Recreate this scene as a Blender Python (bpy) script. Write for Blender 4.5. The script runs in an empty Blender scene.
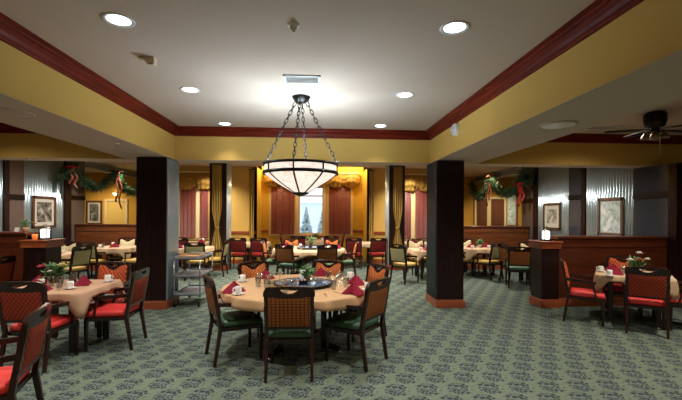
import bpy, bmesh, math, random
from mathutils import Vector, Matrix
random.seed(7)
SC = bpy.context.scene
COL = SC.collection
PI = math.pi
R = math.radians

# ------------------------------------------------------------------ helpers
def tag(o, label=None, cat=None, group=None, kind=None):
    if label: o['label'] = label
    if cat: o['category'] = cat
    if group: o['group'] = group
    if kind: o['kind'] = kind
    return o

def empty(name, loc=(0, 0, 0), rz=0):
    o = bpy.data.objects.new(name, None)
    COL.objects.link(o)
    o.location = loc
    o.rotation_euler = (0, 0, rz)
    o.empty_display_size = .1
    return o

def copy_tree(o, parent=None):
    c = o.copy()
    COL.objects.link(c)
    if parent is not None:
        c.parent = parent
    for ch in list(o.children):
        copy_tree(ch, c)
    return c

class MB:
    """collects shapes, then links them as one mesh object"""
    def __init__(s):
        s.v = []; s.f = []; s.sm = []
    def add(s, vs, fs, smooth=False):
        b = len(s.v)
        s.v += [tuple(v) for v in vs]
        s.f += [tuple(i + b for i in f) for f in fs]
        s.sm += [smooth] * len(fs)
        return s
    def box(s, x0, x1, y0, y1, z0, z1):
        v = [(x, y, z) for z in (z0, z1) for y in (y0, y1) for x in (x0, x1)]
        return s.add(v, [(0, 2, 3, 1), (4, 5, 7, 6), (0, 1, 5, 4), (1, 3, 7, 5), (3, 2, 6, 7), (2, 0, 4, 6)])
    def hexa(s, bot, top):
        return s.add(list(bot) + list(top), [(3, 2, 1, 0), (4, 5, 6, 7), (0, 1, 5, 4), (1, 2, 6, 5), (2, 3, 7, 6), (3, 0, 4, 7)])
    def bar(s, p, q, w, d, w2=None, d2=None):
        """four-sided bar from p to q, tapering from w x d to w2 x d2"""
        p = Vector(p); q = Vector(q); w2 = w2 or w; d2 = d2 or d
        ax = (q - p).normalized()
        ref = Vector((1, 0, 0)) if abs(ax.x) < .8 else Vector((0, 0, 1))
        b = ax.cross(ref).normalized(); a = b.cross(ax).normalized()
        def ring(c, w, d):
            return [c - a * w / 2 - b * d / 2, c + a * w / 2 - b * d / 2, c + a * w / 2 + b * d / 2, c - a * w / 2 + b * d / 2]
        return s.hexa(ring(p, w, d), ring(q, w2, d2))
    def tube(s, pts, r, n=8, closed=False, cap=True):
        pts = [Vector(p) for p in pts]
        m = len(pts)
        rr = r if isinstance(r, (list, tuple)) else [r] * m
        vs = []; fs = []
        t0 = (pts[1] - pts[0]).normalized()
        up = Vector((0, 0, 1)) if abs(t0.z) < .9 else Vector((1, 0, 0))
        a = t0.cross(up).normalized()
        for i, p in enumerate(pts):
            if closed:
                t = (pts[(i + 1) % m] - pts[i - 1]).normalized()
            else:
                t = (pts[min(i + 1, m - 1)] - pts[max(i - 1, 0)]).normalized()
            a = (a - t * a.dot(t)).normalized()
            b = t.cross(a)
            for k in range(n):
                an = 2 * PI * k / n
                vs.append(p + (a * math.cos(an) + b * math.sin(an)) * rr[i])
        for i in range(m if closed else m - 1):
            j = (i + 1) % m
            for k in range(n):
                l = (k + 1) % n
                fs.append((i * n + k, i * n + l, j * n + l, j * n + k))
        if cap and not closed:
            fs.append(tuple(range(n))[::-1]); fs.append(tuple(range((m - 1) * n, m * n)))
        return s.add(vs, fs, True)
    def lathe(s, prof, n=20, c=(0, 0, 0), smooth=True, a0=0, a1=2 * PI):
        full = abs(a1 - a0 - 2 * PI) < 1e-6
        cols = n if full else n + 1
        vs = []; fs = []
        m = len(prof)
        for k in range(cols):
            an = a0 + (a1 - a0) * k / n
            for (r, z) in prof:
                r = max(r, 1e-4)
                vs.append((c[0] + r * math.cos(an), c[1] + r * math.sin(an), c[2] + z))
        for k in range(n):
            l = (k + 1) % cols
            for i in range(m - 1):
                fs.append((k * m + i, l * m + i, l * m + i + 1, k * m + i + 1))
        return s.add(vs, fs, smooth)
    def build(s, name, m, parent=None, bevel=0, seg=2, loc=None, rz=0, solid=0, sub=0, smooth=False):
        me = bpy.data.meshes.new(name)
        me.from_pydata([tuple(v) for v in s.v], [], s.f)
        me.update()
        for p, q in zip(me.polygons, s.sm):
            p.use_smooth = q or smooth
        me.materials.append(m)
        o = bpy.data.objects.new(name, me)
        COL.objects.link(o)
        if parent is not None: o.parent = parent
        if loc is not None: o.location = loc
        if rz: o.rotation_euler = (0, 0, rz)
        if solid:
            md = o.modifiers.new('t', 'SOLIDIFY'); md.thickness = solid; md.offset = -1
        if bevel:
            md = o.modifiers.new('b', 'BEVEL'); md.width = bevel; md.segments = seg; md.limit_method = 'ANGLE'; md.angle_limit = R(40)
        if sub:
            md = o.modifiers.new('s', 'SUBSURF'); md.levels = sub; md.render_levels = sub
        return o

def box(name, m, x0, x1, y0, y1, z0, z1, parent=None, bevel=0, **k):
    return MB().box(x0, x1, y0, y1, z0, z1).build(name, m, parent, bevel, **k)

# ------------------------------------------------------------------ materials
def srgb(r, g, b):
    f = lambda c: ((c / 255 + .055) / 1.055) ** 2.4 if c > 10 else c / 255 / 12.92
    return (f(r), f(g), f(b), 1)

def newmat(name):
    m = bpy.data.materials.new(name)
    m.use_nodes = True
    nt = m.node_tree
    return m, nt, nt.nodes['Principled BSDF']

def mixcol(nt, fac, a, b):
    n = nt.nodes.new('ShaderNodeMix'); n.data_type = 'RGBA'
    for sock, v in ((n.inputs[0], fac), (n.inputs[6], a), (n.inputs[7], b)):
        if isinstance(v, bpy.types.NodeSocket): nt.links.new(v, sock)
        else: sock.default_value = v
    return n.outputs[2]

def mth(nt, op, a, b=None, c=None):
    n = nt.nodes.new('ShaderNodeMath'); n.operation = op
    for i, v in enumerate((a, b, c)):
        if v is None: continue
        if isinstance(v, bpy.types.NodeSocket): nt.links.new(v, n.inputs[i])
        else: n.inputs[i].default_value = v
    return n.outputs[0]

def coords(nt, which='Object'):
    tc = nt.nodes.new('ShaderNodeTexCoord')
    sp = nt.nodes.new('ShaderNodeSeparateXYZ')
    nt.links.new(tc.outputs[which], sp.inputs[0])
    return tc.outputs[which], sp.outputs[0], sp.outputs[1], sp.outputs[2]

def noise(nt, vec, scale, detail=3, rough=.6):
    n = nt.nodes.new('ShaderNodeTexNoise')
    nt.links.new(vec, n.inputs['Vector'])
    n.inputs['Scale'].default_value = scale; n.inputs['Detail'].default_value = detail
    n.inputs['Roughness'].default_value = rough
    return n.outputs[0]

def bump(nt, bs, h, strength=.2, dist=.01):
    n = nt.nodes.new('ShaderNodeBump')
    n.inputs['Strength'].default_value = strength; n.inputs['Distance'].default_value = dist
    nt.links.new(h, n.inputs['Height']); nt.links.new(n.outputs[0], bs.inputs['Normal'])

def smoothstep(nt, v, lo, hi):
    n = nt.nodes.new('ShaderNodeMapRange'); n.interpolation_type = 'SMOOTHSTEP'
    nt.links.new(v, n.inputs[0])
    n.inputs[1].default_value = lo; n.inputs[2].default_value = hi
    return n.outputs[0]

def plain(name, col, rough=.5, metal=0, var=.12, scale=8, spec=.5, bmp=0, coat=0):
    m, nt, bs = newmat(name)
    vec, *_ = coords(nt)
    n = noise(nt, vec, scale, 3)
    d = tuple(c * (1 - var) for c in col[:3]) + (1,)
    l = tuple(min(1, c * (1 + var)) for c in col[:3]) + (1,)
    nt.links.new(mixcol(nt, n, d, l), bs.inputs['Base Color'])
    bs.inputs['Roughness'].default_value = rough; bs.inputs['Metallic'].default_value = metal
    bs.inputs['Specular IOR Level'].default_value = spec
    bs.inputs['Coat Weight'].default_value = coat
    if bmp: bump(nt, bs, noise(nt, vec, 180, 2), bmp, .003)
    return m

def wood(name, c1, c2, rough=.3, axis='z', scale=3, coat=.0, spec=.5):
    m, nt, bs = newmat(name)
    vec, *_ = coords(nt)
    mp = nt.nodes.new('ShaderNodeMapping')
    nt.links.new(vec, mp.inputs[0])
    s = [14, 14, 14]; s['xyz'.index(axis)] = .9
    mp.inputs['Scale'].default_value = s
    n = noise(nt, mp.outputs[0], scale, 5, .65)
    nt.links.new(mixcol(nt, smoothstep(nt, n, .3, .7), c1, c2), bs.inputs['Base Color'])
    bs.inputs['Roughness'].default_value = rough; bs.inputs['Coat Weight'].default_value = coat
    bs.inputs['Specular IOR Level'].default_value = spec
    return m

def emit(name, col, strength, base=None):
    m, nt, bs = newmat(name)
    bs.inputs['Base Color'].default_value = base or col
    bs.inputs['Emission Color'].default_value = col
    bs.inputs['Emission Strength'].default_value = strength
    return m

def lattice(name, ground, line, size=.05, width=.16, diag=True, second=None):
    """woven upholstery: crossing lines over a ground colour"""
    m, nt, bs = newmat(name)
    vec, x, y, z = coords(nt)
    a = mth(nt, 'ADD', x, mth(nt, 'MULTIPLY', z, .8)) if diag else x
    b = mth(nt, 'SUBTRACT', x, mth(nt, 'MULTIPLY', z, .8)) if diag else z
    ln = None
    for q, s in ((a, size), (b, size if diag else size * .72)):
        fr = mth(nt, 'ABSOLUTE', mth(nt, 'SUBTRACT', mth(nt, 'FRACT', mth(nt, 'ADD', mth(nt, 'DIVIDE', q, s), 20.3)), .5))
        st = smoothstep(nt, fr, .5 - width, .5 - width * .5)
        ln = st if ln is None else mth(nt, 'MAXIMUM', ln, st)
    g = mixcol(nt, noise(nt, vec, 60, 2), ground, second or ground)
    nt.links.new(mixcol(nt, ln, g, line), bs.inputs['Base Color'])
    bs.inputs['Roughness'].default_value = .8
    bs.inputs['Specular IOR Level'].default_value = .25
    bump(nt, bs, noise(nt, vec, 220, 2), .3, .002)
    return m

def carpet():
    m, nt, bs = newmat('carpet')
    vec, x, y, z = coords(nt)
    PX, PY = .30, .25
    row = mth(nt, 'FLOOR', mth(nt, 'DIVIDE', y, PY))
    xs = mth(nt, 'ADD', mth(nt, 'DIVIDE', x, PX), mth(nt, 'MULTIPLY', row, .5))
    u = mth(nt, 'SUBTRACT', mth(nt, 'FRACT', xs), .5)
    v = mth(nt, 'SUBTRACT', mth(nt, 'FRACT', mth(nt, 'DIVIDE', y, PY)), .5)
    cb = nt.nodes.new('ShaderNodeCombineXYZ')
    nt.links.new(u, cb.inputs[0]); nt.links.new(v, cb.inputs[1])
    lv = cb.outputs[0]
    vo = nt.nodes.new('ShaderNodeTexVoronoi'); vo.feature = 'DISTANCE_TO_EDGE'
    ws = nt.nodes.new('ShaderNodeMapping'); nt.links.new(lv, ws.inputs[0]); ws.inputs['Scale'].default_value = (1.3, .8, 1); ws.inputs['Rotation'].default_value = (0, 0, .7)
    nt.links.new(ws.outputs[0], vo.inputs['Vector']); vo.inputs['Scale'].default_value = 5.2
    stroke = mth(nt, 'SUBTRACT', 1, smoothstep(nt, vo.outputs['Distance'], .045, .11))
    uu = mth(nt, 'MULTIPLY', u, 1.3)
    r = mth(nt, 'SQRT', mth(nt, 'ADD', mth(nt, 'MULTIPLY', uu, uu), mth(nt, 'MULTIPLY', v, v)))
    wob = mth(nt, 'ADD', r, mth(nt, 'MULTIPLY', mth(nt, 'SUBTRACT', noise(nt, lv, 4.5, 3), .5), 1.3))
    inside = mth(nt, 'SUBTRACT', 1, smoothstep(nt, wob, .41, .48))
    core = mth(nt, 'SUBTRACT', 1, smoothstep(nt, wob, .05, .10))
    tw = smoothstep(nt, noise(nt, lv, 7, 3), .52, .60)
    ground = mixcol(nt, noise(nt, vec, 90, 2), CARPET_A, CARPET_B)
    ground = mixcol(nt, mth(nt, 'MULTIPLY', tw, .35), ground, CARPET_C)
    motif = mixcol(nt, mth(nt, 'MULTIPLY', mth(nt, 'MAXIMUM', stroke, core), .8), CARPET_D, CARPET_L)
    c = mixcol(nt, mth(nt, 'MULTIPLY', inside, .95), ground, motif)
    nt.links.new(c, bs.inputs['Base Color'])
    bs.inputs['Roughness'].default_value = .95; bs.inputs['Specular IOR Level'].default_value = .1
    bump(nt, bs, noise(nt, vec, 260, 2), .4, .004)
    return m

CARPET_A = (.092, .118, .088, 1); CARPET_B = (.150, .184, .136, 1)
CARPET_C = (.045, .066, .056, 1); CARPET_D = (.020, .030, .034, 1); CARPET_L = (.135, .170, .150, 1)

M = {}
M['carpet'] = carpet()
M['ceiling'] = plain('ceiling_paint', (.58, .46, .36, 1), .9, var=.02, scale=2, spec=.1)
M['yellow'] = plain('yellow_paint', (.63, .395, .098, 1), .75, var=.05, scale=2.5, spec=.2)
M['gold'] = plain('uplit_yellow_paint', (.64, .38, .045, 1), .75, var=.05, scale=2.5, spec=.2)  # bay walls: glow of the uplights put into a more saturated yellow
M['mustard'] = plain('mustard_paint', (.60, .33, .055, 1), .75, var=.05, scale=2.5, spec=.2)
M['crown'] = wood('cherry_crown', (.085, .007, .003, 1), (.19, .019, .007, 1), .42, 'y', 2, spec=.12)
M['crown_x'] = wood('cherry_crown_cross', (.085, .007, .003, 1), (.19, .019, .007, 1), .42, 'x', 2, spec=.12)
M['dark'] = wood('dark_mahogany', (.009, .0035, .004, 1), (.024, .008, .007, 1), .3, 'z', 2, spec=.3)
M['cherry'] = wood('cherry_panel', (.052, .011, .004, 1), (.105, .024, .008, 1), .3, 'x', 2)
M['booth'] = wood('lit_booth_wood', (.10, .028, .008, 1), (.18, .055, .016, 1), .3, 'x', 2)  # cherry of the booth walls, their stronger light put into the colour
M['base'] = wood('cherry_base', (.20, .045, .014, 1), (.32, .08, .028, 1), .3, 'x', 2)
M['frame'] = wood('chair_wood', (.013, .005, .004, 1), (.034, .011, .008, 1), .25, 'z', 3)
M['metal'] = plain('galvanised_metal', (.46, .58, .64, 1), .28, .72, var=.15, scale=3)
M['cladding'] = plain('pillar_cladding', (.50, .62, .70, 1), .32, .45, var=.12, scale=3)
M['steel'] = plain('grey_steel', (.32, .35, .36, 1), .5, .3)
M['panel'] = plain('brown_gloss_panel', (.125, .092, .078, 1), .12, var=.2, scale=2)
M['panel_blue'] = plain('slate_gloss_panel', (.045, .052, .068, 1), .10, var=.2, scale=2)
M['black'] = plain('black_metal', (.012, .011, .011, 1), .35, .6)
M['gloss_black'] = plain('black_gloss_blue_sheen', (.10, .145, .20, 1), .07)  # glossy black turntable top; its bluish reflected light is put into the colour
M['white'] = plain('white_china', (.82, .80, .77, 1), .15, var=.02, coat=.3)
M['white_plastic'] = plain('white_plastic', (.78, .76, .72, 1), .4, var=.03)
M['cream_plastic'] = plain('cream_plastic', (.62, .46, .30, 1), .5, var=.03)
M['silver'] = plain('silver_metal', (.7, .7, .7, 1), .2, 1)
M['cloth'] = plain('tan_cloth', (.44, .275, .145, 1), .9, var=.06, scale=12, spec=.1, bmp=.25)
M['cloth_p'] = plain('blush_tan_cloth', (.46, .285, .18, 1), .9, var=.06, scale=12, spec=.1, bmp=.25)
M['cloth_w'] = plain('cream_cloth', (.45, .32, .20, 1), .9, var=.06, scale=12, spec=.1, bmp=.25)
M['napkin'] = plain('burgundy_napkin', (.185, .009, .024, 1), .85, var=.15, scale=20, spec=.15, bmp=.2)
M['red_seat'] = plain('red_seat_vinyl', (.62, .035, .030, 1), .5, var=.08, scale=10)
M['green_seat'] = plain('green_seat_vinyl', (.035, .10, .05, 1), .5, var=.1, scale=10)
M['yellow_seat'] = plain('yellow_seat_vinyl', (.50, .31, .07, 1), .5, var=.1, scale=10)
M['red_in'] = lattice('orange_lattice_fabric', (.50, .09, .022, 1), (.16, .012, .010, 1), .05, .17, True, (.62, .15, .04, 1))
M['red_out'] = lattice('red_lattice_fabric', (.21, .014, .012, 1), (.38, .085, .026, 1), .046, .13, True, (.27, .020, .015, 1))
M['plaid_in'] = lattice('orange_weave_fabric', (.48, .135, .03, 1), (.17, .03, .012, 1), .05, .14, True, (.6, .2, .05, 1))
M['plaid_out'] = lattice('brown_basket_fabric', (.27, .085, .020, 1), (.085, .024, .010, 1), .040, .13, False, (.38, .135, .035, 1))
M['olive_out'] = plain('olive_fabric', (.34, .31, .16, 1), .85, var=.15, scale=30, spec=.15)
M['cream_in'] = plain('cream_fabric', (.62, .52, .30, 1), .85, var=.12, scale=30, spec=.15)
M['darkred_out'] = plain('maroon_fabric', (.14, .013, .014, 1), .7, var=.15, scale=30, spec=.2)
M['blind'] = wood('brick_red_blind', (.17, .028, .017, 1), (.25, .046, .028, 1), .5, 'z', 2)
M['curtain'] = plain('gold_curtain', (.42, .27, .065, 1), .7, var=.25, scale=10, spec=.3)
M['valance'] = plain('gold_brocade', (.36, .20, .035, 1), .75, var=.55, scale=14, spec=.3)
M['trim_paint'] = plain('cream_trim', (.72, .58, .30, 1), .5, var=.04)
M['leaf'] = plain('garland_green', (.06, .125, .06, 1), .6, var=.5, scale=30)
M['leaf_fresh'] = plain('fresh_leaf', (.075, .17, .045, 1), .5, var=.4, scale=30)
M['ribbon'] = plain('red_ribbon', (.45, .012, .022, 1), .35, var=.2, scale=20)
M['ribbon_pale'] = plain('faded_plaid_ribbon', (.17, .040, .028, 1), .5, var=.4, scale=40)
M['flower_red'] = plain('red_petal', (.42, .012, .015, 1), .6)
M['flower_white'] = plain('white_petal', (.8, .76, .66, 1), .6)
M['flower_yellow'] = plain('yellow_petal', (.75, .58, .2, 1), .6)
M['terracotta'] = plain('brown_pot', (.13, .075, .035, 1), .4)
M['amber'] = emit('amber_glass', (1, .22, .05, 1), .55, (.6, .15, .03, 1))
M['lantern'] = emit('lantern_glow', (1, .93, .85, 1), 2.6)
M['mat'] = plain('picture_mat', (.55, .52, .45, 1), .7, var=.02)
M['pframe'] = plain('brown_picture_frame', (.10, .045, .022, 1), .35)
M['cart'] = plain('grey_cart_plastic', (.25, .27, .30, 1), .35)
M['tray'] = plain('tan_tray', (.46, .27, .13, 1), .5)
M['grey_door'] = plain('brown_door_leaf', (.13, .045, .022, 1), .4, var=.1)
M['gold_door'] = plain('pale_yellow_door', (.72, .50, .14, 1), .5, var=.05)
M['snow'] = plain('snow', (.8, .83, .86, 1), .9, var=.05)
M['frosted'] = plain('frosted_needles', (.38, .45, .44, 1), .9, var=.5, scale=6)
M['bark'] = plain('grey_bark', (.25, .25, .25, 1), .9, var=.3)
M['siding'] = plain('pale_siding', (.62, .68, .72, 1), .8, var=.1)
M['lens'] = emit('downlight_lens', (.93, .96, 1, 1), 9)
M['warm_lens'] = emit('warm_lens', (1, .88, .62, 1), 5)
M['exit'] = emit('exit_green', (.03, .55, .2, 1), 1.0)
M['fan_glass'] = plain('frosted_fan_glass', (.20, .14, .06, 1), .4)
M['fan_blade'] = plain('dark_brown_blade', (.012, .007, .005, 1), .6, spec=.2)
M['drink'] = plain('ice_tea_glass', (.33, .16, .13, 1), .1)

def glassmat(name, tint=(.9, .93, .95, 1), keep=.22):
    m, nt, bs = newmat(name)
    nt.nodes.remove(bs)
    out = nt.nodes['Material Output']
    tr = nt.nodes.new('ShaderNodeBsdfTransparent'); tr.inputs[0].default_value = tint
    gl = nt.nodes.new('ShaderNodeBsdfGlossy'); gl.inputs['Roughness'].default_value = .05
    fr = nt.nodes.new('ShaderNodeLayerWeight'); fr.inputs[0].default_value = keep
    mx = nt.nodes.new('ShaderNodeMixShader')
    nt.links.new(fr.outputs['Facing'], mx.inputs[0])
    nt.links.new(tr.outputs[0], mx.inputs[1]); nt.links.new(gl.outputs[0], mx.inputs[2])
    nt.links.new(mx.outputs[0], out.inputs[0])
    return m
M['glass'] = glassmat('drinking_glass', (.82, .86, .88, 1), .45)
M['pane'] = glassmat('window_pane', (.97, .98, .99, 1), .08)

def alabaster():
    m, nt, bs = newmat('alabaster_glass')
    vec, *_ = coords(nt)
    n = smoothstep(nt, noise(nt, vec, 20, 6, .75), .34, .54)
    c = mixcol(nt, n, (.80, .50, .35, 1), (1.0, .90, .80, 1))
    bs.inputs['Base Color'].default_value = (.5, .42, .35, 1); nt.links.new(c, bs.inputs['Emission Color'])
    bs.inputs['Emission Strength'].default_value = BOWL
    bs.inputs['Roughness'].default_value = .3
    return m
BOWL = .95
M['alabaster'] = alabaster()

def printmat(name, a, b, c, scale=9):
    m, nt, bs = newmat(name)
    vec, *_ = coords(nt)
    n = noise(nt, vec, scale, 6, .7)
    k = mixcol(nt, smoothstep(nt, n, .35, .55), a, b)
    n2 = noise(nt, vec, scale * .5, 3)
    nt.links.new(mixcol(nt, smoothstep(nt, n2, .52, .66), k, c), bs.inputs['Base Color'])
    bs.inputs['Roughness'].default_value = .15
    return m
M['print_dark'] = printmat('dark_landscape_print', (.03, .035, .03, 1), (.16, .15, .13, 1), (.38, .36, .32, 1))
M['print_pale'] = printmat('pale_sketch_print', (.12, .11, .09, 1), (.42, .40, .34, 1), (.55, .52, .46, 1))
M['print_glow'] = printmat('window_glow_print', (.34, .44, .45, 1), (.66, .80, .82, 1), (.86, .90, .90, 1))  # pale blue is reflected window glow put into the print colours

# ------------------------------------------------------------------ the shell
XL, XR = -2.57, 2.11            # tray sides
SL, SR = -3.40, 3.00            # outer edges of the long soffits
YF = 7.20; YB = 7.60            # cross beam
ZS, ZC = 2.62, 3.20
WL, WR = -6.9, 6.5              # side walls
YBACK = 13.0
Y0 = -4.0

def S(o, label=None):
    o['kind'] = 'structure'
    if label: o['label'] = label
    return o

S(box('floor', M['carpet'], -13, 12, Y0, 16.2, -.1, 0), 'sage green carpet with repeated dark leaf motifs')
S(box('ceiling', M['ceiling'], -13, 12, Y0, 12.8, ZC, ZC + .2), 'off white ceiling of the dining room')
c = MB().box(-13, -2.0, 12.8, 16.2, ZC, ZC + .2).box(1.68, 12, 12.8, 16.2, ZC, ZC + .2)
S(c.build('ceiling_rear', M['ceiling']), 'off white ceiling along the back wall')
S(box('ceiling_bay', M['ceiling'], -2.2, 1.88, 12.6, 14.5, 3.75, 3.9))
S(MB().box(-2.0, 1.68, 12.65, 12.8, 3.4, 3.75).build('wall_bay_head', M['gold']))

# long soffits and the cross beam: yellow faces, pale undersides
sof = MB().box(SL, XL, Y0, YF, ZS, ZC)
S(sof.build('wall_soffit_left', M['yellow']), 'yellow boxed soffit along the left of the raised ceiling')
S(box('wall_soffit_right', M['yellow'], XR, SR, Y0, YF, ZS, ZC), 'yellow boxed soffit along the right of the raised ceiling')
S(box('wall_cross_beam', M['yellow'], -13, 12, YF, YB, ZS, ZC), 'yellow cross beam over the row of pillars')
S(box('ceiling_soffit_left', M['ceiling'], SL, XL, Y0, YF, ZS - .004, ZS))
S(box('ceiling_soffit_right', M['ceiling'], XR, SR, Y0, YF, ZS - .004, ZS))
S(box('ceiling_beam', M['ceiling'], -13, 12, YF, YB, ZS - .004, ZS))

CP = [(0, .155), (.018, .155), (.022, .128), (.036, .118), (.046, .085), (.074, .055), (.088, .050), (.092, .028), (.112, .022), (.115, 0), (0, 0)]
def crown(name, axis, a, b, at, sgn, m, label):
    """crown moulding: profile (out from wall, down from ceiling) swept along an axis"""
    mb = MB()
    prof = [(o, -.155 + (.155 - d)) if False else (.115 - o if False else o, d) for o, d in CP]
    n = len(CP)
    vs = []
    for end in (a, b):
        for (o, d) in CP:
            off = at + sgn * o
            z = ZC - d
            vs.append((end, off, z) if axis == 'x' else (off, end, z))
    fs = [(i, (i + 1) % n, n + (i + 1) % n, n + i) for i in range(n)]
    fs += [tuple(range(n)), tuple(range(n, 2 * n))[::-1]]
    mb.add(vs, fs)
    return S(mb.build(name, m), label)
CP = [(0, 0), (.115, 0), (.115, .022), (.095, .03), (.09, .05), (.07, .062), (.045, .09), (.034, .12), (.022, .13), (.018, .155), (0, .155)]
crown('trim_crown_left', 'y', Y0, YF, XL, 1, M['crown'], 'dark red crown moulding on the left soffit')
crown('trim_crown_right', 'y', Y0, YF, XR, -1, M['crown'], 'dark red crown moulding on the right soffit')
crown('trim_crown_beam', 'x', XL, XR, YF, -1, M['crown_x'], 'dark red crown moulding across the far beam')
crown('trim_crown_side_left', 'x', -13, SL, YF, -1, M['crown_x'], 'dark red crown moulding over the left side room')
crown('trim_crown_side_right', 'x', SR, 12, YF, -1, M['crown_x'], 'dark red crown moulding over the right side room')
crown('trim_crown_outer_left', 'y', Y0, YF, SL, -1, M['crown'], None)
crown('trim_crown_outer_right', 'y', Y0, YF, SR, 1, M['crown'], None)

# walls behind and beside the camera
S(box('wall_behind', M['yellow'], -13, 12, Y0 - .15, Y0, 0, ZC))
S(box('wall_outer_left', M['mustard'], -13.15, -13, Y0, 16.2, 0, ZC))
S(box('wall_outer_right', M['mustard'], 12, 12.15, Y0, 16.2, 0, ZC))
# back wall: flanks, bay, halls
fl = MB().box(-5.3, -2.0, YBACK, YBACK + .15, 0, ZC)
S(fl.build('wall_back_left', M['yellow']), 'yellow back wall left of the window bay')
S(box('wall_back_right', M['yellow'], 1.68, 4.9, YBACK, YBACK + .15, 0, ZC), 'yellow back wall right of the window bay')
S(box('wall_bay_left', M['gold'], -2.15, -2.0, YBACK, 14.2, 0, 3.75))
S(box('wall_bay_right', M['gold'], 1.68, 1.83, YBACK, 14.2, 0, 3.75))
bw = MB()
WX0, WX1, WZ0, WZ1 = -.66, .22, .92, 2.75
bw.box(-2.15, WX0, 14.2, 14.35, 0, 3.75).box(WX1, 1.83, 14.2, 14.35, 0, 3.75).box(WX0, WX1, 14.2, 14.35, 0, WZ0).box(WX0, WX1, 14.2, 14.35, WZ1, 3.75)
S(bw.build('wall_bay_back', M['gold']), 'yellow wall of the window bay, lamp glow in its colour')
S(box('wall_hall_left', M['mustard'], -13, -5.3, 15.6, 15.75, 0, ZC), 'mustard wall of the hall beyond the left booths')
S(box('wall_hall_right', M['mustard'], 4.9, 12, 15.6, 15.75, 0, ZC), 'mustard wall of the hall beyond the right booths')
S(box('wall_hall_return_left', M['mustard'], -5.3, -5.15, YBACK + .15, 15.6, 0, ZC))
S(box('wall_hall_return_right', M['mustard'], 4.75, 4.9, YBACK + .15, 15.6, 0, ZC))

# chair rails
for i, (x0, x1, y) in enumerate(((-5.3, -4.5, YBACK), (-3.44, -2.0, YBACK), (1.68, 2.85, YBACK), (3.9, 4.9, YBACK), (-2.0, -1.75, 14.2), (1.3, 1.68, 14.2))):
    S(box('trim_rail_%d' % (i + 1), M['base'], x0, x1, y - .035, y, .98, 1.07, bevel=.008), 'cherry chair rail on the yellow back wall')
for i, (x0, x1, y) in enumerate(((-5.3, -2.0, YBACK), (1.68, 4.9, YBACK), (-2.0, 1.68, 14.2))):
    S(box('baseboard_back_%d' % (i + 1), M['base'], x0, x1, y - .02, y, 0, .14))

# the bay window
w = empty('window_1'); S(w, 'clear daylight window in the middle of the bay')
fm = MB()
for (x0, x1, z0, z1) in ((WX0 - .09, WX0, WZ0 - .05, WZ1 + .05), (WX1, WX1 + .09, WZ0 - .05, WZ1 + .05), (WX0, WX1, WZ1, WZ1 + .05), (WX0, WX1, WZ0 - .05, WZ0)):
    fm.box(x0, x1, 14.15, 14.2, z0, z1)
fm.build('frame', M['trim_paint'], w)
sash = MB().box(WX0, WX1, 14.24, 14.28, 2.28, 2.33).box(WX0, WX0 + .035, 14.24, 14.28, WZ0, WZ1).box(WX1 - .035, WX1, 14.24, 14.28, WZ0, WZ1).box(WX0, WX1, 14.24, 14.28, WZ0, WZ0 + .04).box(WX0, WX1, 14.24, 14.28, WZ1 - .04, WZ1)
sash.build('sash', M['trim_paint'], w)
box('pane', M['pane'], WX0 + .03, WX1 - .03, 14.255, 14.262, WZ0 + .03, WZ1 - .03, w)
S(box('trim_sill', M['base'], WX0 - .12, WX1 + .12, 14.08, 14.2, WZ0 - .08, WZ0 - .05, bevel=.008))

# side walls of the booth bays: corrugated sheets between dark posts
S(MB().box(WL - .15, WL, 6.6, 7.6, 0, ZS - .015).box(WL - .15, WL, 7.6, 12.0, 0, ZC).build('wall_left', M['dark']), 'dark side wall carrying the metal sheets, left')
S(MB().box(WR, WR + .15, 6.6, 7.6, 0, ZS - .015).box(WR, WR + .15, 7.6, 12.0, 0, ZC).build('wall_right', M['dark']), 'dark side wall carrying the metal sheets, right')

def corrugated(x, y0, y1, z0, z1, face, per=.085, amp=.015, axis='y'):
    """standing corrugated sheet, ridges vertical"""
    n = max(8, int((y1 - y0) / per * 6))
    mb = MB(); vs = []; fs = []
    for i in range(n + 1):
        t = y0 + (y1 - y0) * i / n
        d = x + face * (.017 + amp * math.sin(2 * PI * (t - y0) / per))
        b = x
        for z in (z0, z1):
            vs.append((d, t, z) if axis == 'y' else (t, d, z))
            vs.append((b, t, z) if axis == 'y' else (t, b, z))
    for i in range(n):
        a = i * 4; c = a + 4
        fs += [(a, c, c + 2, a + 2), (a + 1, a + 3, c + 3, c + 1), (a + 2, c + 2, c + 3, a + 3), (a, a + 1, c + 1, c)]
    fs += [(0, 2, 3, 1), (n * 4, n * 4 + 1, n * 4 + 3, n * 4 + 2)]
    mb.add(vs, fs)
    for k in range(len(mb.sm)):
        mb.sm[k] = k % 4 == 0 and k < n * 4
    return mb
G = 'corrugated metal sheets on the side walls'
def wall_sheet(x, y0, y1, face, label):
    tag(corrugated(x + face * .004, y0, y1, 0, ZC - .02, face).build('corrugated_metal_panel', M['metal']), label, 'metal panel', G)
wall_sheet(WL, 9.60, 11.04, 1, 'corrugated metal sheet behind the dark landscape picture and flower pot')
wall_sheet(WL, 7.62, 8.98, 1, 'corrugated metal sheet at the left picture edge above the low wall')
wall_sheet(WR, 7.62, 9.02, -1, 'corrugated metal sheet behind the picture with pale window glow')
wall_sheet(WR, 9.68, 11.06, -1, 'corrugated metal sheet behind the small sketch picture with wide mat')
def post(x, y0, y1, face, label, name='dark_wall_post'):
    tag(box(name, M['dark'], min(x, x + face * .06), max(x, x + face * .06), y0, y1, 0, (ZC if y0 > 7.6 else ZS) - .02, bevel=.006), label, 'post', 'dark wooden posts between the wall sheets')
post(WL, 8.99, 9.13, 1, 'dark narrow post between metal sheet and brown panel, left wall')
post(WL, 11.05, 11.32, 1, 'dark post at the end of the metal under the hanging bow, left wall')
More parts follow.
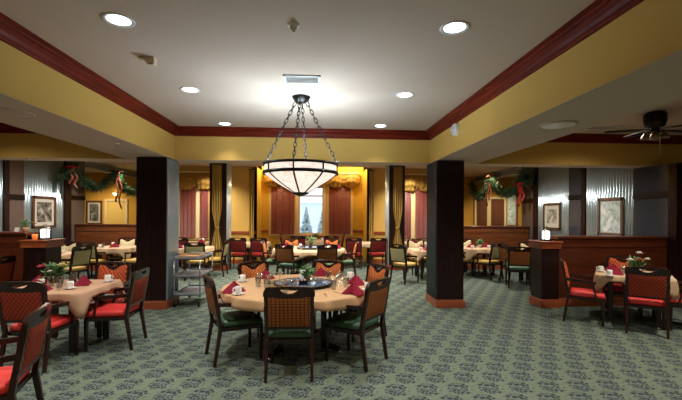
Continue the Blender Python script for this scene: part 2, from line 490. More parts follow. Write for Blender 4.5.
post(WR, 9.03, 9.17, -1, 'dark narrow post between the two metal sheets, right wall')
post(WR, 11.07, 11.30, -1, 'dark post under the bright red bow, right wall')
post(WR, 6.62, 6.80, -1, 'dark post at the outer end of the right low wall')
def gloss(x, y0, y1, face, m, label, rail=2.2):
    e = empty('gloss_panel', (x, (y0 + y1) / 2, 0))
    tag(e, label, 'wall panel', 'glossy wall panels')
    a, b = min(0, face * .03), max(0, face * .03)
    h = (y1 - y0) / 2
    box('sheet', m, a, b, -h, h, .16, (ZC if y0 > 7.6 else ZS) - .02, e)
    box('rail', M['black'], min(0, face * .05), max(0, face * .05), -h, h, rail - .06, rail + .06, e)
gloss(WL, 9.13, 9.59, 1, M['panel'], 'brown glossy panel beside the metal behind the flower pot', 2.0)
gloss(WL, 11.33, 11.99, 1, M['panel'], 'brown glossy panel behind the hanging garland, left wall', 2.08)
gloss(WR, 6.81, 7.60, -1, M['panel_blue'], 'dark slate glossy panel at the right end of low wall', 2.05)
gloss(WR, 9.18, 9.67, -1, M['panel_blue'], 'slate glossy strip between the two right hand pictures', 2.1)
gloss(WR, 11.31, 11.99, -1, M['panel'], 'brown glossy panel below the bright red bow, right wall', 2.08)

# steel header continuing the wall line, the garlands hang from it
for x, nm, lb in ((WL, 'trim_header_left', 'grey steel header carrying the left garland'), (WR, 'trim_header_right', 'grey steel header carrying the right garland')):
    S(MB().box(x - .1, x + .1, 12.0, 15.6, 2.99, 3.02).box(x - .1, x + .1, 12.0, 15.6, 3.16, 3.2).box(x - .02, x + .02, 12.0, 15.6, 3.02, 3.16).build(nm, M['steel']), lb)

# ------------------------------------------------------------------ pillars and low walls
def pillar(x0, x1, y0, y1, inner, label, clad='cladding'):
    e = empty('pillar', ((x0 + x1) / 2, (y0 + y1) / 2, 0)); S(e, label); e['category'] = 'pillar'
    hx, hy = (x1 - x0) / 2, (y1 - y0) / 2
    top = ZS - .012 if y0 < 8 else ZC
    box('shaft', M['dark'], -hx, hx, -hy, hy, 0, top, e, bevel=.006)
    MB().box(-hx - .022, hx + .022, -hy - .022, hy + .022, 0, .125).box(-hx - .014, hx + .014, -hy - .014, hy + .014, .125, .145).build('base_moulding', M['base'], e, .004)
    xx = hx if inner > 0 else -hx
    tag(corrugated(xx, -hy + .03, hy - .03, .15, top - .01, inner, .06, .008).build('metal_cladding', M[clad], e), 'corrugated metal cladding on the inner side')
    return e
pillar(-3.09, -2.59, 6.87, 7.47, 1, 'dark square wooden pillar with metal clad side, beside the serving cart')
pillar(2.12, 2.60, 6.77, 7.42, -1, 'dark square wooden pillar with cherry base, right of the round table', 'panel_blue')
pillar(-3.10, -2.62, 11.45, 12.05, 1, 'dark back pillar with gold curtain, behind the serving cart')
pillar(2.13, 2.60, 11.45, 12.05, -1, 'dark back pillar with gold curtain, behind the olive backed chair')

def low_post(x0, x1, y0, y1, label):
    e = empty('low_wall_post', ((x0 + x1) / 2, (y0 + y1) / 2, 0)); S(e, label)
    hx, hy = (x1 - x0) / 2, (y1 - y0) / 2
    box('shaft', M['dark'], -hx, hx, -hy, hy, 0, 1.06, e, bevel=.005)
    MB().box(-hx - .02, hx + .02, -hy - .02, hy + .02, 0, .15).build('base_moulding', M['base'], e, .006)
    MB().box(-hx - .03, hx + .03, -hy - .03, hy + .03, 1.05, 1.16).box(-hx - .05, hx + .05, -hy - .05, hy + .05, 1.155, 1.185).build('cap', M['base'], e, .008)
    return e
low_post(3.99, 4.31, 6.70, 7.06, 'dark end post with cherry cap under the lantern, right low wall')
low_post(-4.95, -4.58, 6.90, 7.30, 'dark end post with cherry cap under the lantern, left low wall')
def low_wall(name, x0, x1, y0, y1, h, label, m='cherry'):
    e = empty(name, ((x0 + x1) / 2, (y0 + y1) / 2, 0)); S(e, label)
    hx, hy = (x1 - x0) / 2, (y1 - y0) / 2
    body = MB().box(-hx, hx, -hy, hy, .14, h - .04)
    body.box(-hx, hx, -hy - .012, hy + .012, h - .2, h - .05)
    body.build('panelling', M[m], e, .006)
    box('base_moulding', M['base'], -hx, hx, -hy - .02, hy + .02, 0, .15, e, bevel=.006)
    box('cap', M['cherry'], -hx, hx, -hy - .04, hy + .04, h - .045, h, e, bevel=.01)
    return e
low_wall('wall_low_right', 4.32, 6.43, 6.80, 7.10, 1.27, 'cherry low wall behind the right table')
low_wall('wall_low_left', -6.84, -4.96, 7.00, 7.34, 1.31, 'cherry low wall behind the left table')
low_wall('wall_booth_left', -6.83, -4.55, 11.5, 11.66, 1.33, 'cherry booth wall at the back of the left side room', 'booth')
low_wall('wall_booth_right', 3.95, 6.43, 11.5, 11.66, 1.31, 'cherry booth wall at the back of the right side room', 'booth')

# ------------------------------------------------------------------ ceiling fittings
def downlight(x, y, z, r, label, group, m='lens'):
    e = empty('recessed_downlight', (x, y, z)); tag(e, label, 'ceiling light', group)
    MB().lathe([(r, -.001), (r + .012, -.004), (r + .03, -.008), (r + .034, 0)], 32).build('trim_ring', M['white_plastic'], e)
    MB().lathe([(0, -.006), (r * .7, -.005), (r, -.001)], 32).build('lens', M[m], e)
def spot(x, y, z, power, col, size=125, blend=.9, rad=.07, tilt=(0, 0, 0)):
    l = bpy.data.lights.new('spot', 'SPOT'); l.energy = power; l.color = col; l.spot_size = R(size); l.spot_blend = blend; l.shadow_soft_size = rad
    o = bpy.data.objects.new('spot', l); COL.objects.link(o); o.location = (x, y, z); o.rotation_euler = tilt
def point(x, y, z, power, col, rad=.1):
    l = bpy.data.lights.new('lamp', 'POINT'); l.energy = power; l.color = col; l.shadow_soft_size = rad
    o = bpy.data.objects.new('lamp', l); COL.objects.link(o); o.location = (x, y, z)

COOL = (1, .95, .89); WARM = (1, .72, .42)
P_DOWN = 230; P_CHAND_UP = 125
dl = [(-1.60, 3.24, 'recessed light nearest the left crown moulding, front row'), (1.13, 3.17, 'recessed light nearest the right crown moulding, front row'),
      (-1.60, 5.0, 'recessed light in the middle row, chandelier\'s left'), (1.13, 5.0, 'recessed light in the middle row, chandelier\'s right'),
      (-1.60, 6.85, 'recessed light by the far beam, above the serving cart'), (1.10, 6.78, 'recessed light by the far beam, beside the right corner')]
for x, y, lb in dl:
    downlight(x, y, ZC, .088, lb, 'recessed lights in the raised ceiling')
    spot(x, y, ZC - .02, P_DOWN if y < 6 else P_DOWN * .25, COOL, 125 if y < 6 else 95)
def disc(name, x, y, z, r, m, label, cat):
    e = empty(name, (x, y, z)); tag(e, label, cat)
    MB().lathe([(0, -.016), (r * .86, -.014), (r * .88, -.012)], 36).build('grille', M[m], e)
    MB().lathe([(r * .88, -.012), (r * .9, -.018), (r * .97, -.014), (r, 0)], 36).build('rim', M['ceiling'], e)
disc('ceiling_speaker', 2.55, 4.0, ZS - .004, .19, 'white_plastic', 'round flush ceiling speaker under the right soffit', 'speaker')
disc('ceiling_speaker', -2.96, 3.96, ZS - .004, .19, 'ceiling', 'round flush ceiling speaker under the left soffit', 'speaker')

def sprinkler(x, y, z, label):
    e = empty('fire_sprinkler', (x, y, z)); tag(e, label, 'sprinkler')
    MB().lathe([(.001, -.014), (.022, -.012), (.036, -.004), (.04, 0)], 20).build('escutcheon', M['white_plastic'], e)
    MB().lathe([(.001, -.066), (.028, -.066), (.028, -.062), (.009, -.060), (.009, -.014), (.001, -.014)], 16).build('deflector', M['silver'], e)
sprinkler(-2.78, 5.59, ZS - .004, 'small sprinkler head under the left soffit by the pillar')
sprinkler(-5.2, 7.40, ZS - .004, 'small sprinkler head under the beam above the left low wall')
sprinkler(3.95, 7.40, ZS - .004, 'small sprinkler head under the beam above the right low wall')
e = empty('fire_sprinkler', (-.2, 3.22, ZC)); tag(e, 'white round sprinkler on the raised ceiling before the chandelier', 'sprinkler')
MB().lathe([(.001, -.02), (.03, -.018), (.05, -.006), (.056, 0)], 24).build('escutcheon', M['white_plastic'], e)
MB().lathe([(.001, -.05), (.02, -.05), (.03, -.03), (.03, -.018), (.001, -.018)], 20).build('deflector', M['white_plastic'], e)
MB().lathe([(.001, -.062), (.012, -.061), (.012, -.05), (.001, -.05)], 16).build('bulb_cap', M['white_plastic'], e)
e = empty('smoke_detector', (-1.67, 4.01, ZC)); tag(e, 'tan wedge shaped detector on the raised ceiling', 'detector')
MB().box(-.10, .05, -.05, .05, -.02, 0).build('mount_plate', M['cream_plastic'], e, .006)
MB().hexa([(-.02, -.035, -.075), (.045, -.035, -.075), (.045, .035, -.075), (-.02, .035, -.075)], [(-.05, -.045, -.02), (.05, -.045, -.02), (.05, .045, -.02), (-.05, .045, -.02)]).build('housing', M['cream_plastic'], e, .008)
box('sensor_eye', M['black'], -.005, .03, -.037, -.03, -.07, -.05, e)
def vent(x, y, w, d, label):
    e = empty('ceiling_vent', (x, y, ZC)); tag(e, label, 'air vent')
    f = MB()
    for a in ((-w, w, -d, -d + .03), (-w, w, d - .03, d), (-w, -w + .03, -d, d), (w - .03, w, -d, d)): f.box(*a, -.012, 0)
    f.build('frame', M['white_plastic'], e)
    box('throat', M['white_plastic'], -w + .03, w - .03, -d + .03, d - .03, -.003, 0, e)
    for k in range(5):
        y0 = -d + .045 + k * (2 * d - .09) / 4
        MB().hexa([(-w + .03, y0, -.012), (w - .03, y0, -.012), (w - .03, y0 + .004, -.012), (-w + .03, y0 + .004, -.012)],
                  [(-w + .03, y0 + .014, -.002), (w - .03, y0 + .014, -.002), (w - .03, y0 + .018, -.002), (-w + .03, y0 + .018, -.002)]).build('louvre', M['white_plastic'], e)
vent(-.18, 4.5, .21, .13, 'white square louvred vent in front of the chandelier canopy')
vent(4.97, 6.54, .28, .14, 'dim square vent beside the ceiling fan')
e = empty('smoke_detector', (XR, 5.8, 2.94)); e.scale = (1.4, 1.4, 1.4); tag(e, 'white round detector on the right soffit face under the crown', 'detector')
o = MB().lathe([(.07, 0), (.07, .025), (.055, .045), (.001, .047)], 24).build('housing', M['white_plastic'], e); o.rotation_euler = (0, -PI / 2, 0)
o = MB().lathe([(.035, .046), (.033, .06), (.001, .062)], 20).build('sensor_cap', M['white_plastic'], e); o.rotation_euler = (0, -PI / 2, 0)
e = empty('exit_sign', (-6.84, 13.97, 2.90)); tag(e, 'lit green exit sign hanging under the left header', 'exit sign')
box('housing', M['exit'], -.02, .02, -.17, .17, -.11, .11, e, bevel=.006)
box('hanger', M['steel'], -.01, .01, -.02, .02, .11, .15, e)
cu = bpy.data.curves.new('lettering', 'FONT'); cu.body = 'EXIT'; cu.size = .16; cu.align_x = 'CENTER'; cu.align_y = 'CENTER'; cu.extrude = .002
cu.materials.append(M['white'])
t0 = bpy.data.objects.new('lettering_curve', cu)
t = bpy.data.objects.new('lettering', bpy.data.meshes.new_from_object(t0)); bpy.data.objects.remove(t0); COL.objects.link(t); t.parent = e; t.location = (.022, 0, 0); t.rotation_euler = (PI / 2, 0, PI / 2)

# ------------------------------------------------------------------ chandelier
CX, CY = -.22, 5.19
e = empty('chandelier', (CX, CY, ZC)); tag(e, 'alabaster bowl chandelier hanging on four chains above the round table', 'chandelier')
MB().lathe([(.001, -.075), (.07, -.075), (.085, -.05), (.10, -.045), (.11, -.02), (.12, -.012), (.12, 0)], 32).build('canopy', M['black'], e)
zr1, zr2, zb = -.905, -1.015, -1.30
def ring(r, z, h, t):
    return MB().lathe([(r, z - h), (r + t, z - h), (r + t, z + h), (r, z + h), (r, z - h)], 48)
ring(.478, zr1, .016, .02).build('rim_band', M['black'], e)
ring(.478, zr2, .020, .02).build('rim_band', M['black'], e)
drum = MB().lathe([(.470, zr2), (.477, zr2), (.477, zr1), (.470, zr1), (.470, zr2)], 48)
drum.build('glass_drum', M['alabaster'], e)
prof = []
for i in range(13):
    t = i / 12
    prof.append((.475 - .405 * (t ** 1.15), zr2 - (zr2 - zb - .02) * (t ** .93)))
inner = [(max(r - .012, .001), z + .006) for r, z in prof[::-1]]
MB().lathe(prof + inner + [prof[0]], 48).build('glass_bowl', M['alabaster'], e)
for k in range(8):
    an = R(-98 + 45 * k)
    ca, sa = math.cos(an), math.sin(an)
    pts = [((r + .006) * ca, (r + .006) * sa, z) for r, z in prof]
    rb = MB()
    tv = Vector((-sa, ca, 0)); rv = Vector((ca, sa, 0))
    for i in range(len(pts) - 1):
        p, q = Vector(pts[i]), Vector(pts[i + 1])
        rb.hexa([p - tv * .011 - rv * .004, p + tv * .011 - rv * .004, p + tv * .011 + rv * .008, p - tv * .011 + rv * .008],
                [q - tv * .011 - rv * .004, q + tv * .011 - rv * .004, q + tv * .011 + rv * .008, q - tv * .011 + rv * .008])
    p = Vector((.484 * ca, .484 * sa, 0))
    rb.hexa([p + Vector((0, 0, zr2)) - tv * .009 - rv * .006, p + Vector((0, 0, zr2)) + tv * .009 - rv * .006, p + Vector((0, 0, zr2)) + tv * .009 + rv * .008, p + Vector((0, 0, zr2)) - tv * .009 + rv * .008],
            [p + Vector((0, 0, zr1)) - tv * .009 - rv * .006, p + Vector((0, 0, zr1)) + tv * .009 - rv * .006, p + Vector((0, 0, zr1)) + tv * .009 + rv * .008, p + Vector((0, 0, zr1)) - tv * .009 + rv * .008])
    rb.build('rib', M['black'], e)
MB().lathe([(.001, zb - .02), (.03, zb - .018), (.06, zb), (.10, zb + .012), (.11, zb + .03), (.07, zb + .04)], 28).build('finial', M['black'], e)
def chain(p, q, link=.085, wr=.0055, w=.020):
    p = Vector(p); q = Vector(q); d = q - p; L = d.length; n = int(L / (link * .72)); ax = d / L
    ref = Vector((0, 0, 1)).cross(ax).normalized(); ref2 = ax.cross(ref)
    mb = MB()
    for i in range(n):
        c = p + ax * (L * (i + .5) / n)
        a = ref if i % 2 else ref2
        pts = []
        for k in range(10):
            t = 2 * PI * k / 10
            pts.append(c + ax * math.cos(t) * link * .5 + a * math.sin(t) * w)
        mb.tube(pts, wr, 5, closed=True)
    return mb
for k in range(4):
    an = R(-98 + 90 * k + (0 if k % 2 == 0 else 0))
    chain((.075 * math.cos(an), .075 * math.sin(an), -.07), (.485 * math.cos(an), .485 * math.sin(an), zr1 + .01)).build('chain', M['black'], e)
for k in range(3):
    an = R(20 + 120 * k)
    point(CX + .27 * math.cos(an), CY + .27 * math.sin(an), ZC - .955, P_CHAND_UP / 3, (.60, .80, 1), .06)

# ------------------------------------------------------------------ ceiling fan in the right side room
FX, FY = 5.05, 5.55
e = empty('ceiling_fan', (FX, FY, ZC)); e.scale = (.88, .88, .88); tag(e, 'dark ceiling fan with frosted lamp cups over the right table', 'ceiling fan')
MB().lathe([(.001, -.26), (.08, -.26), (.14, -.24), (.165, -.16), (.17, -.05), (.15, -.02), (.12, 0)], 32).build('motor_housing', M['black'], e)
MB().lathe([(.001, -.36), (.06, -.36), (.075, -.30), (.06, -.26)], 24).build('hub', M['black'], e)
for k in range(5):
    an = R(12 + 72 * k)
    b = MB()
    ca, sa = math.cos(an), math.sin(an)
    rv = Vector((ca, sa, 0)); tv = Vector((-sa, ca, .06)).normalized(); nv = rv.cross(tv)
    o0 = Vector((0, 0, -.29))
    def ringp(r, w, t=.004):
        c = o0 + rv * r
        return [c - tv * w - nv * t, c + tv * w - nv * t, c + tv * w + nv * t, c - tv * w + nv * t]
    st = [(.2, .05), (.3, .07), (.5, .08), (.68, .075), (.73, .05)]
    for i in range(len(st) - 1):
        b.hexa(ringp(*st[i]), ringp(*st[i + 1]))
    bl = b.build('blade', M['fan_blade'], e)
    MB().hexa(ringp(.05, .02), ringp(.24, .03)).build('blade_iron', M['black'], bl)
for k in range(4):
    an = R(45 + 90 * k)
    x, y = .13 * math.cos(an), .13 * math.sin(an)
    MB().lathe([(.022, -.34), (.04, -.37), (.065, -.42), (.075, -.45), (.068, -.448), (.05, -.41), (.02, -.36)], 18, (x, y, 0)).build('lamp_cup', M['fan_glass'], e)
    MB().tube([(.03 * math.cos(an), .03 * math.sin(an), -.34), (x, y, -.33), (x, y, -.36)], .012, 8).build('lamp_arm', M['black'], e)
MB().tube([(.06, -.03, -.35), (.06, -.03, -.75)], .002, 5).build('pull_chain', M['steel'], e)

# ------------------------------------------------------------------ chairs
CHAIRS = {}
def make_chair(kind, seat_m, in_m, out_m, arms=True):
    e = empty('dining_chair')
    W = .235
    fr = M['frame']
    # seat cushion, wider in front
    s = MB().hexa([(-.21, -.22, .40), (.21, -.22, .40), (.245, .245, .40), (-.245, .245, .40)], [(-.205, -.215, .475), (.205, -.215, .475), (.235, .235, .475), (-.235, .235, .475)])
    s.build('seat', seat_m, e, .03, 3, smooth=True)
    MB().hexa([(-.205, -.22, .355), (.205, -.22, .355), (.235, .235, .355), (-.235, .235, .355)], [(-.21, -.225, .40), (.21, -.225, .40), (.24, .24, .40), (-.24, .24, .40)]).build('seat_frame', fr, e, .005)
    # legs: front straight, rear raked
    for sx in (-1, 1):
        MB().bar((sx * .222, .215, 0), (sx * .222, .215, .37), .028, .028, .042, .042).build('leg', fr, e, .004)
    for sx in (-1, 1):
        MB().bar((sx * .225, -.30, 0), (sx * .222, -.235, .40), .03, .034, .036, .044).build('leg', fr, e, .004)
    # back: tilted plane, y(z)
    yb = lambda z: -.235 - (z - .40) * .17
    bf = MB()
    for sx in (-1, 1):
        zs = [.38, .55, .72, .86]
        for a, b in zip(zs, zs[1:]):
            bf.bar((sx * .222, yb(a), a), (sx * .228, yb(b), b), .036, .04, .036, .038)
    # crest rail with a hand slot
    xs = [-.252, -.245, -.225, -.18, -.13, -.095, -.07, -.035, 0, .035, .07, .095, .13, .18, .225, .245, .252]
    def zt(x): return .905 - .012 * (x / .25) ** 2 - (.05 * max(0, (abs(x) - .215) / .037) ** 2)
    def zb_(x): return .80 if abs(x) < .2 else .80 + 0.01
    def slab(x0, x1, a0, a1, b0, b1, th=.017):
        y = lambda z: yb(z) + .004
        p = lambda x, z, d: (x, y(z) + d - .02 * math.cos(x / .25 * 1.4), z)
        bf.hexa([p(x0, a0, -th), p(x1, b0, -th), p(x1, b0, th), p(x0, a0, th)], [p(x0, a1, -th), p(x1, b1, -th), p(x1, b1, th), p(x0, a1, th)])
    for x0, x1 in zip(xs, xs[1:]):
        if abs(x0) <= .096 and abs(x1) <= .096:
            so = lambda x: .878 - .004 * (x / .095) ** 2
            si = lambda x: .836 + .037 * (x / .095) ** 2
            slab(x0, x1, so(x0), zt(x0), so(x1), zt(x1))
            slab(x0, x1, zb_(x0), si(x0), zb_(x1), si(x1))
        else:
            slab(x0, x1, zb_(x0), zt(x0), zb_(x1), zt(x1))
    bf.box(-.215, .215, yb(.52) - .016, yb(.52) + .016, .505, .545)
    up = lambda v: (v[0], v[1] - max(0, v[2] - .475) * .015, v[2] + max(0, v[2] - .475) * .10)
    bf.v = [up(v) for v in bf.v]
    bf.build('back_frame', fr, e)
    # outside back panel
    def panel(x0, x1, zlo, ztop, off, th, nx=12, nz=8):
        vs = []; fs = []
        for side in (0, 1):
            for i in range(nx + 1):
                x = x0 + (x1 - x0) * i / nx
                for j in range(nz + 1):
                    z = zlo + (ztop(x) - zlo) * j / nz
                    ed = min(1, min(i, nx - i) / 1.5, min(j, nz - j) / 1.5)
                    y = yb(z) + off - .02 * math.cos(x / .25 * 1.4) * (z - .5) / .4 + (th * ed if side == 1 else 0)
                    vs.append((x, y, z))
        n1 = (nx + 1) * (nz + 1)
        for i in range(nx):
            for j in range(nz):
                a = i * (nz + 1) + j
                q = (a, a + 1, a + nz + 2, a + nz + 1)
                fs.append(q); fs.append(tuple(n1 + k for k in q[::-1]))
        return MB().add([up(v) for v in vs], fs, True)
    panel(-.205, .205, .53, lambda x: .805, -.016, -.008).build('outer_back', out_m, e)
    panel(-.208, .208, .50, lambda x: .885 - .085 * math.exp(-(x / .095) ** 2), .012, .038, 16).build('backrest', in_m, e)
    if arms:
        for sx in (-1, 1):
            a = MB()
            pts = [(sx * .232, yb(.66) + .005, .665), (sx * .255, -.10, .655), (sx * .262, .06, .642), (sx * .258, .12, .63)]
            for p, q in zip(pts, pts[1:]): a.bar(p, q, .028, .044)
            a.build('armrest', fr, e, .005)
            MB().bar((sx * .255, .08, .64), (sx * .235, .13, .385), .026, .028).build('arm_support', fr, e, .004)
    CHAIRS[kind] = [e, False]

make_chair('green', M['green_seat'], M['plaid_in'], M['plaid_out'])
make_chair('red', M['red_seat'], M['red_in'], M['red_out'])
make_chair('maroon', M['red_seat'], M['darkred_out'], M['darkred_out'], False)
make_chair('maroon_plain', M['green_seat'], M['plaid_in'], M['plaid_out'], False)
make_chair('olive', M['yellow_seat'], M['cream_in'], M['olive_out'])

CHAIR_N = []
def chair(kind, x, y, face, label, group):
    """x, y: floor point under the top of the back; face: direction the sitter looks (degrees, 90 = away)"""
    p = CHAIRS[kind]
    o = p[0] if not p[1] else copy_tree(p[0])
    p[1] = True
    a = R(face)
    # the back's top is .30 behind the seat centre
    o.location = (x + .30 * math.cos(a), y + .30 * math.sin(a), 0)
    o.rotation_euler = (0, 0, a - PI / 2)
    tag(o, label, 'chair', group)
    return o

# ------------------------------------------------------------------ tables and cloths
def table_base(x, y, r, label, square=False, group=None, rz=0):
    e = empty('dining_table', (x, y, 0), rz); tag(e, label, 'table', group or 'dining tables under cloths')
    if square: box('tabletop', M['frame'], -r + .02, r - .02, -r + .02, r - .02, .705, .74, e, bevel=.03)
    else: MB().lathe([(.001, .705), (r - .01, .705), (r, .715), (r, .73), (r - .008, .74), (.001, .74)], 40).build('tabletop', M['frame'], e)
    L = r * .40 if not square else r * .88
    for k in range(4):
        an = PI / 4 + k * PI / 2 + (.25 if not square else 0)
        ca, sa = math.cos(an), math.sin(an)
        lg = MB().bar((L * ca, L * sa, .03), (L * ca, L * sa, .70), .062, .062, .075, .075).build('leg', M['frame'], e, .006)
        if not square:
            MB().bar((L * ca, L * sa, .075), (L * 1.6 * ca, L * 1.6 * sa, .045), .07, .06, .05, .045).build('foot', M['frame'], lg, .006)
        MB().lathe([(.001, 0), (.026, 0), (.03, .012), (.022, .032), (.001, .032)], 14, ((L if square else L * 1.58) * ca, (L if square else L * 1.58) * sa, 0)).build('glide', M['silver'], lg)
    MB().bar((-L * .7, -L * .7, .69), (L * .7, L * .7, .69), .05, .03).bar((-L * .7, L * .7, .69), (L * .7, -L * .7, .69), .05, .03).build('cross_rail', M['frame'], e)
    return e

def cloth(x, y, r, drop, m, label, square=False, group='tablecloths', rz=0, folds=13, seed=1, n=176):
    rnd = random.Random(seed)
    ph = rnd.random() * 6
    vs = []; fs = []
    def rb(t):
        if not square: return r
        c, s_ = abs(math.cos(t)), abs(math.sin(t))
        return r / ((c ** 16 + s_ ** 16) ** (1 / 16))
    zt = .748
    rings = [(.0, 0), (.35, 0), (.7, 0), (.92, 0), (1.0, 0)]
    drops = [.0, .03, .12, .3, .65, 1.0]
    for f_, _ in rings[1:]:
        for k in range(n):
            t = 2 * PI * k / n
            q = rb(t) * f_
            vs.append((q * math.cos(t), q * math.sin(t), zt))
    for d in drops[1:]:
        for k in range(n):
            t = 2 * PI * k / n
            D = drop(t)
            fo = math.cos(folds * t + ph + .8 * math.sin(3 * t)) * .6 + math.cos((folds * 1.7) // 1 * t + 2 * ph) * .4
            q = rb(t) + .006 + d ** .7 * (.006 + .030 * (fo + 1) * min(1.5, D / .16))
            vs.append((q * math.cos(t), q * math.sin(t), zt - D * d - (.004 if d < .1 else 0)))
    vs.append((0, 0, zt)); c0 = len(vs) - 1
    for k in range(n): fs.append((c0, k, (k + 1) % n))
    for i in range(len(rings) - 1 + len(drops) - 1 - 1):
        for k in range(n):
            l = (k + 1) % n
            fs.append((i * n + k, (i + 1) * n + k, (i + 1) * n + l, i * n + l))
    o = MB().add(vs, fs, True).build('tablecloth', m, None, loc=(x, y, 0), rz=rz, solid=.004)
    tag(o, label, 'tablecloth', group)
    return o
TOP = .7485

# ---- small table things: one prototype of each, then copies
PROTO = {}
def put(kind, x, y, z, label, group, rz=0, sc=1):
    e, used = PROTO[kind]
    o = e if not used else copy_tree(e)
    PROTO[kind][1] = True
    if kind in ('mug', 'saucer'): sc = .88
    o.location = (x, y, z); o.rotation_euler = (0, 0, rz); o.scale = (sc,) * 3
    tag(o, label, e['cat_'], group)
    return o
def proto(kind, name, cat):
    e = empty(name); e['cat_'] = cat; PROTO[kind] = [e, False]
    return e
e = proto('mug', 'coffee_mug', 'mug')
MB().lathe([(.001, .003), (.028, 0), (.032, .006), (.041, .03), (.043, .09), (.041, .092), (.039, .088), (.037, .03), (.001, .012)], 24).build('cup', M['white'], e)
MB().tube([(.039, 0, .076), (.062, 0, .078), (.072, 0, .055), (.062, 0, .03), (.038, 0, .026)], .0065, 8).build('handle', M['white'], e)
e = proto('saucer', 'saucer', 'saucer')
MB().lathe([(.001, .004), (.035, .002), (.04, .0), (.045, .003), (.078, .016), (.080, .019), (.076, .020), (.045, .008), (.001, .008)], 28).build('dish', M['white'], e)
e = proto('napkin', 'folded_napkin', 'napkin')
# standing pyramid fold with a front crease and open wings
mb = MB()
h, w, d = .13, .115, .10
for sx in (-1, 1):
    pts = [(0, -d * .25, h), (sx * w, -d, .002), (sx * w * .45, -d * 1.15, .002), (0, -d * .75, .02), (sx * w * 1.05, d * .5, .004), (0, d * .4, .01)]
    mb.add(pts, [(0, 1, 2), (0, 2, 3), (0, 4, 1), (0, 5, 4)])
    ptsb = [(p[0] * .8, p[1] * .8, max(p[2] - .012, .001)) for p in pts]
    mb.add(ptsb, [(0, 2, 1), (0, 3, 2), (0, 1, 4), (0, 4, 5)])
mb.build('linen', M['napkin'], e, solid=.004)
e = proto('glass', 'water_glass', 'glass')
MB().lathe([(.001, .0), (.030, 0), (.034, .06), (.038, .12), (.036, .12), (.032, .06), (.028, .01), (.001, .01)], 20).build('tumbler', M['glass'], e)
e = proto('stem', 'stemmed_glass', 'glass')
MB().lathe([(.001, .004), (.034, .002), (.036, 0), (.034, .004), (.005, .01), (.004, .06), (.022, .075), (.042, .10), (.047, .115), (.045, .115), (.020, .082), (.001, .078)], 20).build('goblet', M['glass'], e)
e = proto('knife', 'table_knife', 'cutlery')
MB().box(-.008, .008, -.11, -.02, 0, .005).box(-.009, .009, -.02, .10, .001, .003).build('blade_and_grip', M['silver'], e, .001)
e = proto('fork', 'table_fork', 'cutlery')
k = MB().box(-.006, .006, -.10, .02, 0, .004).box(-.011, .011, .02, .045, 0, .003)
for q in range(4): k.box(-.011 + q * .0063, -.0078 + q * .0063, .045, .09, .001, .003)
k.build('tines_and_grip', M['silver'], e)
e = proto('shaker', 'salt_shaker', 'shaker')
MB().lathe([(.001, 0), (.02, 0), (.021, .05), (.017, .06), (.001, .06)], 16).build('body', M['glass'], e)
MB().lathe([(.018, .058), (.018, .072), (.012, .08), (.001, .082)], 16).build('cap', M['silver'], e)
e = proto('creamer', 'white_cylinder_candle', 'candle')
MB().lathe([(.001, 0), (.036, 0), (.037, .005), (.037, .115), (.033, .118), (.03, .112), (.001, .11)], 24).build('wax_cup', M['white'], e)
MB().tube([(0, 0, .109), (0, 0, .122)], .002, 5).build('wick', M['black'], e)
e = proto('drinkglass', 'filled_tumbler', 'glass')
MB().lathe([(.001, .0), (.032, 0), (.036, .07), (.039, .145), (.037, .145), (.034, .07), (.030, .01), (.001, .01)], 20).build('tumbler', M['glass'], e)
MB().lathe([(.001, .012), (.028, .012), (.032, .07), (.034, .11), (.001, .11)], 20).build('drink', M['drink'], e)
e = proto('caddy', 'sugar_caddy', 'caddy')
MB().box(-.05, .05, -.035, .035, 0, .008).box(-.05, .05, -.035, -.031, 0, .05).box(-.05, .05, .031, .035, 0, .05).box(-.05, -.046, -.035, .035, 0, .05).box(.046, .05, -.035, .035, 0, .05).build('holder', M['black'], e)
for q in range(5): MB().box(-.04 + q * .018, -.028 + q * .018, -.028, .028, .008, .062).build('packet', M['white' if q % 2 else 'ribbon_pale'], e)
e = proto('bowl', 'glass_bowl', 'bowl')
MB().lathe([(.001, .0), (.04, 0), (.06, .02), (.07, .045), (.067, .045), (.056, .022), (.036, .008), (.001, .008)], 24).build('dish', M['glass'], e)

def blades(mb, n, c, rad, zlo, zhi, rnd, L=.07, W=.012):
    for i in range(n):
        a = rnd.random() * 2 * PI; el = rnd.uniform(.2, 1.35)
        d = Vector((math.cos(a) * math.cos(el), math.sin(a) * math.cos(el), math.sin(el)))
        p = Vector(c) + Vector((rnd.uniform(-rad, rad) * .5, rnd.uniform(-rad, rad) * .5, rnd.uniform(zlo, zhi)))
        l = L * rnd.uniform(.6, 1.2)
        side = d.cross(Vector((0, 0, 1))).normalized() * W * rnd.uniform(.7, 1.3)
        m_ = p + d * l * .5
        q = p + d * l - Vector((0, 0, l * .25))
        up = side.cross(d).normalized() * .003
        mb.add([p, m_ - side, q, m_ + side, m_ + up], [(0, 1, 4), (1, 2, 4), (2, 3, 4), (3, 0, 4), (0, 3, 2, 1)], True)
def blossom(mb, c, r, rnd):
    c = Vector(c)
    for ringi, (n, tilt, rr) in enumerate(((6, .25, 1), (5, .8, .75), (4, 1.2, .5))):
        for k in range(n):
            a = 2 * PI * k / n + ringi * .5
            d = Vector((math.cos(a) * math.cos(tilt), math.sin(a) * math.cos(tilt), math.sin(tilt)))
            s_ = Vector((-math.sin(a), math.cos(a), 0)) * r * .45 * rr
            q = c + d * r * rr
            m_ = c + d * r * rr * .6
            up = d.cross(s_).normalized() * r * .12
            mb.add([c, m_ - s_, q, m_ + s_, m_ - up], [(0, 1, 4), (1, 2, 4), (2, 3, 4), (3, 0, 4), (0, 3, 2, 1)], True)
